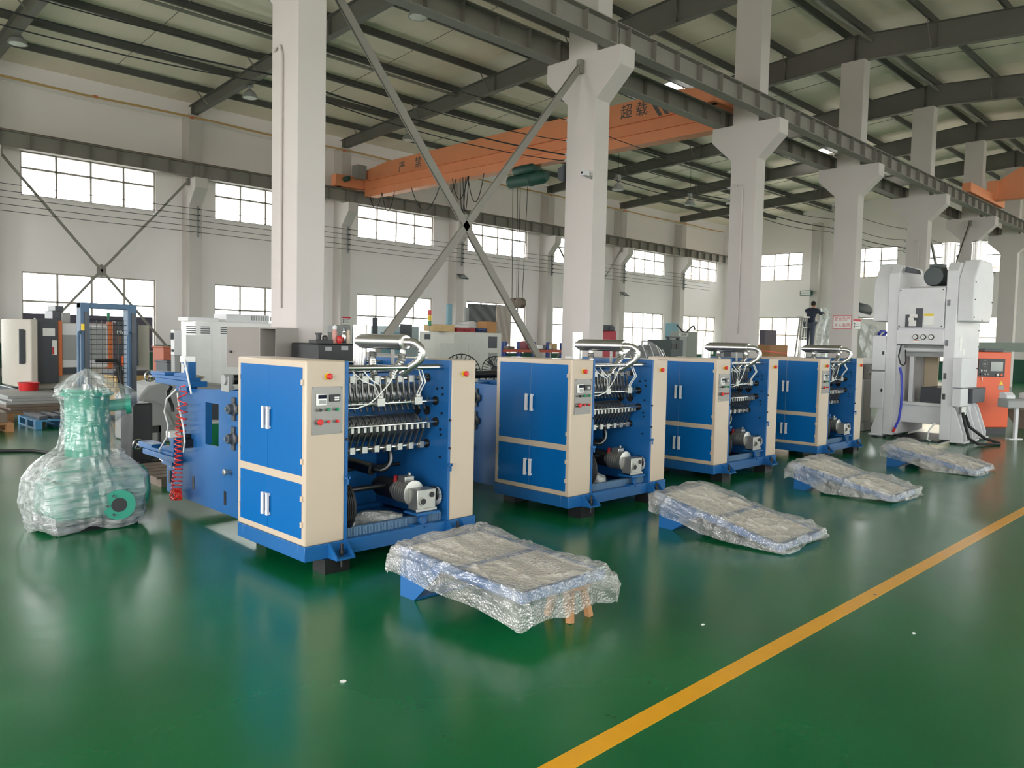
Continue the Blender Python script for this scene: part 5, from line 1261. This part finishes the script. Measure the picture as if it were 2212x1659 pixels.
cab('grey_cabinet', 'tall pale grey cabinet right of the first column', 'cabinet', 706, 757, 702, 14.5, .7, M_GREY, parts=(('door', 708, 732, 718, 775, M_GREY),))
cab('pale_blue_machine', 'pale grey blue machine tool behind the exhaust header', 'machine', 800, 905, 704, 17.0, 1.0, mat('pale_grey_blue', (170, 186, 190), .5), parts=(('door', 822, 865, 718, 775, M_LBLUE), ('window', 865, 890, 700, 730, M_DGREY), ('column_cover', 805, 816, 686, 730, M_DGREY)))

# --- white lathe with goods on top
Yh = 14.0
t = cab('white_lathe', 'white machine housing carrying boxes and a red case', 'machine', 905, 1083, 717, Yh, 1.3, mat('lathe_white', (206, 206, 198), .5),
        parts=(('panel', 950, 991, 741, 790, mat('lathe_white', (206, 206, 198), .5)), ('panel', 1012, 1038, 742, 790, mat('lathe_white', (206, 206, 198), .5)), ('window', 1056, 1074, 727, 752, M_DGREY), ('niche', 1055, 1074, 762, 790, M_GREY), ('badge', 918, 930, 722, 733, M_DGREY)))
zl = t['z1']
def top(name, lab, cat, px0, px1, py0, m, dep=.4, dy=.2, shape=None):
    x0, x1, _, _ = ext(px0, px1, 705, 715, Yh+dy); z1 = at((px0+px1)/2, py0, Y=Yh+dy).z
    mb = MB().box(x0, x1, Yh+dy, Yh+dy+dep, zl, z1) if shape is None else shape(x0, x1, Yh+dy, Yh+dy+dep, zl, z1)
    return solo(name, mb, m, lab, cat, ((x0+x1)/2, Yh+dy+dep/2, zl), bevel=.01)
top('wooden_box', 'light wooden box on the white housing', 'box', 939, 982, 701, M_PALE)
def caseshape(x0, x1, y0, y1, z0, z1): return MB().box(x0, x1, y0, y1, z0, z0+(z1-z0)*.48).box(x0, x1, y0, y1, z0+(z1-z0)*.52, z1).tube([((x0+x1)/2-.08, y0-.02, z0+.03), ((x0+x1)/2-.08, y0-.06, z0+.05), ((x0+x1)/2+.08, y0-.06, z0+.05), ((x0+x1)/2+.08, y0-.02, z0+.03)], .012, 6)
top('red_tool_case', 'flat red tool case beside the wooden box', 'tool case', 988, 1027, 708, mat('case_red', (150, 40, 48), .5), .35, .15, caseshape)
top('blue_tool_case', 'small dark blue tool case left of the cardboard box', 'tool case', 1034, 1052, 709, mat('case_blue', (44, 58, 96), .5), .3, .12, caseshape)
top('cardboard_box', 'cardboard box at the right end of the white housing', 'box', 1052, 1073, 695, M_CARD, .35, .2)
x = at(1020, 705, Y=Yh+.75).x
lump_thing('white_sack', (x, Yh+.85, zl), .38, .28, .16, 31, mat('sack_white', (206, 206, 204), .8), 'white sack lying behind the red tool case', 'sack')
# beacon lamp
x = at(928, 690, Y=Yh+.15)
t = thing('signal_tower', 'red yellow and green signal light on the white housing', 'signal light', (x.x, Yh+.15, zl))
part(t, 'pole', MB().cyl((0, 0, 0), (0, 0, .12), .012, 8), M_GREY)
for i, m_ in enumerate((M_GREEN, M_LABELY, M_RED)): part(t, 'light', MB().cyl((0, 0, .12+i*.12), (0, 0, .235+i*.12), .045, 14), m_)
# two tall grey blue columns behind
for px0, px1, py0, lab in ((962, 976, 657, 'slim grey blue machine column behind the wooden box'), (1000, 1012, 664, 'slim grey machine column with hanging hose behind the sack')):
    cab('machine_column', lab, 'machine column', px0, px1, py0, 19.0, .4, M_LBLUE if px0 < 980 else M_GREY)
# fans
def fan(px, py, Y, r, lab):
    p = at(px, py, Y=Y); z = p.z-r
    t = thing('pedestal_fan', lab, 'fan', (p.x, Y, 0), -.6, group='pedestal fans')
    cg = MB()
    for q in range(24):
        a = 2*PI*q/24; cg.tube([(.05*math.cos(a), -.10, z+.05*math.sin(a)), (r*.7*math.cos(a), -.09, z+r*.7*math.sin(a)), (r*math.cos(a), 0, z+r*math.sin(a)), (r*.6*math.cos(a), .10, z+r*.6*math.sin(a))], .004, 4)
    cg.tube([(r*math.cos(2*PI*q/28), 0, z+r*math.sin(2*PI*q/28)) for q in range(29)], .009, 6)
    part(t, 'cage', cg, M_BLACK)
    for k in range(3):
        a = 2*PI*k/3; part(t, 'blade', MB().add([(.03*math.cos(a), .0, z+.03*math.sin(a)), (r*.85*math.cos(a-.25), .03, z+r*.85*math.sin(a-.25)), (r*.85*math.cos(a+.35), -.03, z+r*.85*math.sin(a+.35))], [(0, 1, 2)]), M_IRON)
    part(t, 'motor', MB().cyl((0, 0, z), (0, .2, z), .06, 12), M_BLACK); part(t, 'stand', MB().cyl((0, .1, 0), (0, .1, z), .02, 8).cyl((0, .1, 0), (0, .1, .04), .22, 18), M_BLACK)
fan(997, 765, 9.2, .30, 'black caged floor fan just right of the nearest machine')
fan(1070, 770, 8.6, .2, 'black caged floor fan left of the second machine')
t = thing('motor_drive_box', 'small blue and grey drive unit between the first and second machines', 'machine', (5.05, 7.0, 0))
part(t, 'body', MB().box(-.18, .18, 0, .4, 0, 1.30), M_BLUE, .01); part(t, 'motor', MB().box(-.16, .20, -.02, .3, 1.30, 1.46), M_GREY, .02); part(t, 'dial', MB().cyl((-.05, -.02, 1.38), (-.05, -.05, 1.38), .05, 14), M_BLACK)

# --- storage racks
Yr_ = 24.5
x0 = at(1085, 760, Y=Yr_).x; x1 = at(1212, 760, Y=Yr_).x
t = thing('storage_rack', 'blue and orange storage rack with tool boxes before the window wall', 'rack', ((x0+x1)/2, Yr_+.4, 0))
nb = 4
for i in range(nb+1):
    x = x0+(x1-x0)*i/nb
    for y in (Yr_, Yr_+.8): part(t, 'upright', MB().box(x-.06, x+.06, y-.04, y+.04, 0, 1.55), mat('rack_blue', (44, 72, 150), .5), world=True)
for z in (.5, 1.15):
    for y in (Yr_-.03, Yr_+.83): part(t, 'beam', MB().box(x0, x1, y-.025, y+.025, z-.06, z+.06), mat('rack_orange', (206, 84, 60), .5), world=True)
    part(t, 'shelf', MB().box(x0, x1, Yr_, Yr_+.8, z+.06, z+.08), M_DGREEN, world=True)
for i, (f, w, h, m_, nm, lab) in enumerate(((.42, .5, .35, mat('case_red2', (140, 44, 60), .5), 'tool_box', 'dark red tool box on the storage rack'), (.12, .4, .12, M_RUST, 'parts_tray', 'rusty parts tray at the left of the storage rack'), (.7, .6, .18, M_ALU, 'parts_tray', 'bright metal parts tray on the storage rack'), (.88, .3, .28, M_PALE, 'parts_box', 'pale box at the right of the storage rack'))):
    x = x0+(x1-x0)*f
    solo(nm, MB().box(x, x+w, Yr_+.1, Yr_+.6, 1.232, 1.232+h).box(x+w*.3, x+w*.7, Yr_+.3, Yr_+.36, 1.232+h, 1.25+h), m_, lab, 'tool box' if 'box' in nm else 'tray', (x+w/2, Yr_+.35, 1.232), bevel=.01)

# --- between the second and fourth columns
t = cab('red_cabinet', 'red steel cabinet with a grey device on top, right of the second column', 'cabinet', 1301, 1331, 715, 15.0, .5, mat('cabinet_red', (190, 60, 74), .5))
x0, x1, z0, z1 = ext(1302, 1326, 702, 715, 15.1)
solo('grey_device', MB().box(x0, x1, 15.1, 15.4, t['z1'], z1).box(x0+.3, x1, 15.05, 15.3, t['z1'], z1-.05), M_DGREY, 'grey device standing on the red cabinet', 'device', ((x0+x1)/2, 15.25, t['z1']), bevel=.02)
p = at(1392, 770, Y=10.6)
t = thing('wrapped_fan_wheel', 'large round fan wheel wrapped in clear film behind the second machine', 'fan wheel', (p.x, 10.6, 0), -.3)
part(t, 'wheel', MB().lathe([(.1, 0), (.6, .1), (.62, .5), (.6, .9), (.1, 1)], (0, -.12, .98), (0, .12, .98), 32), mat('wheel_grey', (92, 96, 102), .5))
part(t, 'stand', MB().box(-.3, .3, -.15, .15, 0, .4).box(-.08, .08, -.1, .1, .4, .9), M_DGREY)
for q in range(-3, 4):
    part(t, 'spoke_band', MB().tube([(.64*math.sin(q*.32+s*.25), -.16-.08*math.sin(s*PI), .98+.64*math.cos(q*.32)*(1-.9*s)) for s in [i/6 for i in range(7)]], .008, 6), M_PAPER)
def domeP(u, v):
    a = 2*PI*u; r = .70*math.sin(min(v, 1)*PI/2*1.0)+.01*math.sin(11*a+5*v); return (r*math.cos(a)*1.0, r*math.sin(a)*.42, 1.68-1.1*v*v-.012*math.sin(7*a))
part(t, 'film_cover', MB().grid(domeP, 48, 20), film('cover_film', (220, 222, 224), white=.4, gloss=.4, bscale=5))
t = cab('dark_machine', 'dark grey green machine cabinet behind the third machine', 'machine', 1398, 1476, 734, 13.0, 1.0, mat('dark_grey_green', (74, 86, 86), .5), parts=(('vent', 1451, 1457, 742, 754, M_BLACK), ('vent', 1461, 1468, 742, 754, M_BLACK)))
part(t, 'rail', MB().box(t['x0'], t['x1'], 13.1, 13.2, t['z1']+.06, t['z1']+.10).box(t['x0']+.05, t['x0']+.1, 13.1, 13.2, t['z1'], t['z1']+.06).box(t['x1']-.1, t['x1']-.05, 13.1, 13.2, t['z1'], t['z1']+.06), M_DGREY, world=True)
t = cab('welding_machine', 'pale grey machine with looped hose and name plate behind the dark cabinet', 'machine', 1447, 1506, 716, 16.5, .9, mat('pale_machine', (164, 170, 164), .5))
x0, x1, z0, z1 = ext(1467, 1487, 719, 727, 16.48)
part(t, 'name_plate', MB().box(x0, x1, 16.48, 16.5, z0, z1), M_PAPER, world=True)
text(t, 'HG-450', .11, ((x0+x1)/2-t.location.x, 16.475-t.location.y, (z0+z1)/2), (PI/2, 0, 0), M_TEXTGREY)
part(t, 'hose', MB().tube([tuple(at(px, py, Y=16.4)) for px, py in ((1462, 702), (1468, 708), (1473, 715), (1482, 718), (1489, 712), (1495, 705), (1499, 704), (1501, 712))], .03, 8), M_DGREY, world=True)
cab('blue_cabinet', 'light blue upright cabinet behind the pale machine', 'cabinet', 1436, 1465, 698, 17.6, .5, M_LBLUE)
p = at(1596, 760, X=X0+11.6)
t = thing('control_box', 'open grey control box standing before the third column', 'electrical box', (X0+11.4, 9.75, 0))
part(t, 'box', MB().box(-.2, .25, -.45, .0, .9, 1.68), M_GREY, .01); part(t, 'stand', MB().box(-.15, .2, -.4, -.05, 0, .9), M_DGREY)
part(t, 'wiring', MB().box(-.21, -.2, -.40, -.22, 1.3, 1.6).box(-.215, -.2, -.2, -.05, 1.45, 1.55), M_DGREY)
Ye = 17.5
t = cab('dark_board', 'dark purple board standing on the timber boards before the end wall', 'board', 1640, 1677, 713, 20.0, .3, M_PURPLE)
t = cab('timber_boards', 'stack of brown timber boards with a red strap', 'timber', 1638, 1702, 745, 18.0, .6, M_WOOD)
p0, p1 = at(1640, 757, Y=17.98), at(1700, 764, Y=17.98)
part(t, 'strap', MB().bar(p0, p1, .01, .05), mat('strap_red', (232, 84, 70), .5), world=True)

# --- sheeted machine, ladder and worker behind the fourth column
Yd = 11.6
def dx(px): return at(px, 720, Y=Yd).x
def dz(py): return at(1780, py, Y=Yd).z
t = thing('sheeted_machine', 'tall grey machine half covered by a white dust sheet left of the fourth column', 'machine', ((dx(1765)+dx(1815))/2, Yd+.3, 0))
part(t, 'body', MB().box(at(1770, 720, Y=Yd+.6).x, dx(1822), Yd, Yd+.6, 0, dz(672)), M_GREY, .02, world=True)
part(t, 'name_plate', MB().box(dx(1783), dx(1794), Yd-.012, Yd, dz(682), dz(676)), M_PAPER, world=True)
def shP(u, v):
    x = dx(1752)+(dx(1800)-dx(1752))*(u if v > .0 else u); top_ = dz(671)
    px_a = 1768-16*min(1, v*1.2); px_b = 1800-14*v
    xx = dx(px_a+(px_b-px_a)*u); z = top_+.04-(top_-1.0)*v+.05*math.sin(9*u+3*v)
    return (xx, Yd-.08-.12*v+.05*math.sin(14*u+4*v)+.03*math.sin(23*u-9*v), z)
part(t, 'dust_sheet', MB().grid(shP, 40, 24), M_SHEET, world=True, label='white dust sheet')
cxp, cyp = dx(1741), Yd-.35
ld = thing('step_ladder', 'aluminium step ladder beside the sheeted machine', 'ladder', (dx(1738), cyp, 0))
zl_ = at(1738, 686, Y=cyp).z
for px_t, px_b in ((1733, 1722), (1743, 1738)):
    xt, xb_ = at(px_t, 690, Y=cyp).x, at(px_b, 690, Y=cyp).x
    part(ld, 'rail', MB().bar((xt, cyp, zl_), (xb_-.2, cyp-.1, 0), .05, .03), M_ALU, world=True)
    part(ld, 'rear_rail', MB().bar((xt+.05, cyp+.1, zl_), (xb_+.75, cyp+.5, 0), .04, .03), M_ALU, world=True)
for i in range(7):
    f = (i+1)/8; xa = at(1722+11*f, 690, Y=cyp).x-.2*(1-f); xb_ = at(1738+5*f, 690, Y=cyp).x-.2*(1-f)
    part(ld, 'step', MB().box(xa, xb_, cyp-.14+.1*f, cyp-.04+.1*f, zl_*f-.015, zl_*f+.015), M_ALU, world=True)
part(ld, 'top_cap', MB().box(at(1732, 690, Y=cyp).x, at(1746, 690, Y=cyp).x, cyp-.06, cyp+.16, zl_-.01, zl_+.04), M_ALU, world=True)

def skinned(name, verts, edges, radii, m, parent, root=0, lv=2):
    me = bpy.data.meshes.new(name); me.from_pydata(verts, edges, []); o = bpy.data.objects.new(name, me); COL.objects.link(o)
    o.parent = parent
    sk_ = o.modifiers.new('skin', 'SKIN'); me.skin_vertices.new() if not me.skin_vertices else None
    for i, r in enumerate(radii):
        d = me.skin_vertices[0].data[i]; d.radius = (r, r) if not isinstance(r, tuple) else r; d.use_root = (i == root)
    ss = o.modifiers.new('smooth', 'SUBSURF'); ss.levels = lv; ss.render_levels = lv
    dg = bpy.context.evaluated_depsgraph_get(); ev = o.evaluated_get(dg); nm = bpy.data.meshes.new_from_object(ev)
    o.modifiers.clear(); o.data = nm; nm.name = name; nm.materials.clear(); nm.materials.append(m)
    nm.polygons.foreach_set('use_smooth', [True]*len(nm.polygons))
    return o
# person: feet on a rung, leaning right over the machine top
fz = at(1745, 757, Y=cyp).z; hz = at(1757, 653, Y=cyp).z; sc = (hz-fz)/1.66
px0_ = at(1746, 757, Y=cyp).x
pe = thing('person', 'worker in dark blue jacket on the ladder reaching over the sheeted machine', 'person', (px0_, cyp-.02, fz))
S = lambda x, y, z: (x*sc, y*sc, z*sc)
body = [S(0, 0, .90), S(.03, 0, 1.08), S(.08, 0, 1.28), S(.13, 0, 1.40), S(.18, 0, 1.47),          # pelvis, waist, chest, upper chest, neck
        S(-.0, -.10, .86), S(-.03, -.11, .47), S(-.05, -.11, .07), S(.10, -.11, .03),                # near leg
        S(.0, .10, .86), S(.06, .11, .50), S(.0, .11, .10), S(.13, .11, .05),                        # far leg
        S(.13, -.20, 1.37), S(.34, -.22, 1.26), S(.56, -.16, 1.30), S(.64, -.15, 1.31),              # near arm
        S(.14, .20, 1.37), S(.36, .22, 1.28), S(.60, .16, 1.31), S(.68, .15, 1.32)]
ed = [(0,1),(1,2),(2,3),(3,4),(0,5),(5,6),(6,7),(7,8),(0,9),(9,10),(10,11),(11,12),(3,13),(13,14),(14,15),(15,16),(3,17),(17,18),(18,19),(19,20)]
rr = [.15, .14, .165, .14, .065, .10, .07, .05, .045, .10, .07, .05, .045, .075, .055, .042, .035, .075, .055, .042, .035]
bo = skinned('body', body, ed, [r*sc for r in rr], M_NAVY, pe)
# trousers as their own mesh over the legs
tv = [body[0], body[5], body[6], body[7], body[9], body[10], body[11]]
skinned('trousers', tv, [(0,1),(1,2),(2,3),(0,4),(4,5),(5,6)], [r*sc for r in (.155, .108, .080, .062, .108, .080, .062)], M_DENIM, pe)
hc = S(.22, 0, 1.58)
hd = MB().ball(hc, .080*sc, .075*sc, .112*sc, 18, 12)
hd.ball((hc[0]+.082*sc, hc[1], hc[2]-.01*sc), .018*sc, .014*sc, .022*sc, 8, 6)
for s_ in (-1, 1): hd.ball((hc[0]-.005*sc, hc[1]+s_*.076*sc, hc[2]-.005*sc), .022*sc, .010*sc, .03*sc, 8, 6)
hd.lathe([(.05*sc, 0), (.045*sc, 1)], S(.17, 0, 1.44), S(.205, 0, 1.53), 12)
part(pe, 'head', hd, M_SKIN)
part(pe, 'hair', MB().ball((hc[0]-.018*sc, hc[1], hc[2]+.030*sc), .082*sc, .083*sc, .095*sc, 18, 10), M_HAIR)
for s_ in (-1, 1): part(pe, 'eye', MB().ball((hc[0]+.072*sc, hc[1]+s_*.03*sc, hc[2]+.012*sc), .008*sc, .012*sc, .007*sc, 8, 6), M_BLACK)
for s_, w in ((-1, body[16]), (1, body[20])):
    hand = [w, (w[0]+.05*sc, w[1], w[2])]; he = [(0, 1)]; hr = [.030*sc, .034*sc]
    for k in range(4):
        b0 = len(hand); yy = w[1]+(k-1.5)*.019*sc; ln2 = (.065, .075, .07, .055)[k]*sc
        hand += [(w[0]+.085*sc, yy, w[2]), (w[0]+.085*sc+ln2*.6, yy, w[2]-.012*sc), (w[0]+.085*sc+ln2, yy, w[2]-.035*sc)]
        he += [(1, b0), (b0, b0+1), (b0+1, b0+2)]; hr += [.010*sc, .009*sc, .008*sc]
    b0 = len(hand); hand += [(w[0]+.045*sc, w[1]-s_*.045*sc, w[2]-.01*sc), (w[0]+.085*sc, w[1]-s_*.06*sc, w[2]-.03*sc)]; he += [(1, b0), (b0, b0+1)]; hr += [.012*sc, .009*sc]
    skinned('hand', hand, he, hr, M_SKIN, pe, lv=1)
for a_, b_ in ((7, 8), (11, 12)):
    p_, q_ = Vector(body[a_]), Vector(body[b_]); part(pe, 'shoe', MB().ball(((p_.x+q_.x)/2+.02*sc, p_.y, .045*sc+(p_.z-.07*sc if a_ == 7 else p_.z-.09*sc)), .14*sc, .05*sc, .05*sc, 12, 8), M_BLACK)

# machine with motor and plastic curtain right of the fourth column
Yv = 11.0
def vx(px): return at(px, 740, Y=Yv).x
def vz(py): return at(1880, py, Y=Yv).z
t = thing('curtained_machine', 'pale machine with dark motor on top and plastic curtain right of the fourth column', 'machine', (vx(1885), Yv+.6, 0))
part(t, 'body', MB().box(vx(1862), vx(1925), Yv+.2, Yv+.6, 0, vz(688)), mat('pale_grey_machine', (196, 196, 188), .5), .02, world=True)
part(t, 'top_beam', MB().box(vx(1858), vx(1925), Yv+.1, Yv+.5, vz(684), vz(676)), M_WHITE, world=True)
mo = part(t, 'motor', MB().lathe([(.05, 0), (.22, .05), (.25, .15), (.25, .85), (.2, 1)], (vx(1857), Yv+.3, vz(668)), (vx(1888), Yv+.3, vz(671)), 20), mat('motor_slate', (64, 72, 74), .5), world=True)
part(t, 'motor_base', MB().box(vx(1856), vx(1890), Yv+.05, Yv+.5, vz(686), vz(681)), M_WHITE, world=True)
def cuP(u, v): return (vx(1858)+(vx(1896)-vx(1858))*u*(1-.12*v), Yv+.05*math.sin(12*u+5*v)+.04*math.sin(21*u-8*v)-.05*v, vz(700)-(vz(700)-vz(775))*v+.05*u*math.sin(6*v))
part(t, 'plastic_curtain', MB().grid(cuP, 30, 30), M_SHEET, world=True, label='wrinkled plastic curtain')
part(t, 'hose_bundle', MB().tube([tuple(at(px, py, Y=Yv-.1)) for px, py in ((1898, 722), (1903, 716), (1910, 715), (1916, 718), (1905, 728), (1901, 740), (1904, 748))], .05, 8), M_BLUEH, world=True)
# grey machine left of the press
t = thing('grey_machine', 'low grey machine with a shelf of parts left of the press', 'machine', (16.6, 6.6, 0))
part(t, 'cabinet', MB().box(-.75, -.35, -.55, .35, .16, 1.02), M_GREY, .01); part(t, 'base', MB().box(-.8, .9, -.6, .4, 0, .16), M_GREY, .01)
part(t, 'table', MB().box(-.35, .9, -.35, .4, 1.1, 1.3), M_DGREY, .02); part(t, 'post', MB().box(.1, .6, -.2, .3, .16, 1.1), M_RUST, .01)
part(t, 'control_box', MB().box(-.7, -.4, -.5, -.2, 1.02, 1.3), M_DGREY, .01); part(t, 'shelf', MB().box(-.35, .8, -.5, .3, .45, .48), M_GREY)
solo('carton', MB().box(16.32, 16.60, 6.15, 6.45, .482, .64), M_CARD, 'open carton on the grey machine shelf left of the press', 'box', (16.46, 6.3, .482), bevel=.006)
solo('white_basin', MB().lathe([(.16, 0), (.2, .9), (.2, 1), (.17, 1), (.14, .2), (.01, .18)], (17.0, 6.5, 1.302), (17.0, 6.5, 1.42), 22), M_PAPER, 'white basin on top of the grey machine left of the press', 'basin', (17.0, 6.5, 1.302))

# far right: grey green frame behind the orange cabinet, timber and tarpaulin
M_GGREEN = mat('grey_green_paint', (150, 162, 152), .6)
t = thing('gantry_frame', 'grey green steel gantry frame behind the orange cabinet', 'frame', (22.5, 4.0, 0))
part(t, 'top_beam', MB().box(22.3, 22.7, 1.2, 6.5, 1.62, 1.84), M_GGREEN, .01, world=True)
for y in (1.6, 3.5, 6.2): part(t, 'post', MB().box(22.35, 22.65, y-.14, y+.14, 0, 1.62), M_GGREEN, .01, world=True)
part(t, 'panel', MB().box(22.5, 22.56, 1.75, 3.35, .3, 1.5), M_GGREEN, world=True)
part(t, 'door', MB().box(22.46, 22.5, 3.0, 3.2, .95, 1.3), M_GREEN, world=True); part(t, 'label', MB().box(22.46, 22.5, 3.0, 3.16, 1.36, 1.48), M_PAPER, world=True)
t = thing('cradle_base', 'weathered steel cradle on the floor at the right edge', 'cradle', (19.9, 3.5, 0))
part(t, 'tray', MB().prism([(-.7, 0), (.7, 0), (.9, .28), (-.9, .28)], 'x', -.5, .7), M_RUST); part(t, 'deck', MB().box(-.5, .7, -.9, .9, .28, .40), M_RUST)

# small litter on the floor
p = at(741, 1474, Z=0)
solo('crushed_cup', MB().lathe([(.012, 0), (.016, .4), (.014, .42), (.008, .1)], (p.x, p.y, .001), (p.x, p.y, .012), 14), M_PAPER, 'small crushed white cap lying on the green floor in front', 'litter', tuple(p))
for px, py, lab in ((1518, 1350, 'tiny white paper scrap on the floor right of the stool'), (1974, 1369, 'tiny white scrap on the floor right of the yellow line'), (1890, 1285, 'small dark chip on the yellow line')):
    p = at(px, py, Z=0)
    solo('paper_scrap', MB().prism([(p.x-.012, p.y-.006), (p.x+.01, p.y-.008), (p.x+.014, p.y+.006), (p.x-.006, p.y+.009)], 'z', .0012, .004), M_RUST if 'dark' in lab else M_PAPER, lab, 'litter', tuple(p))
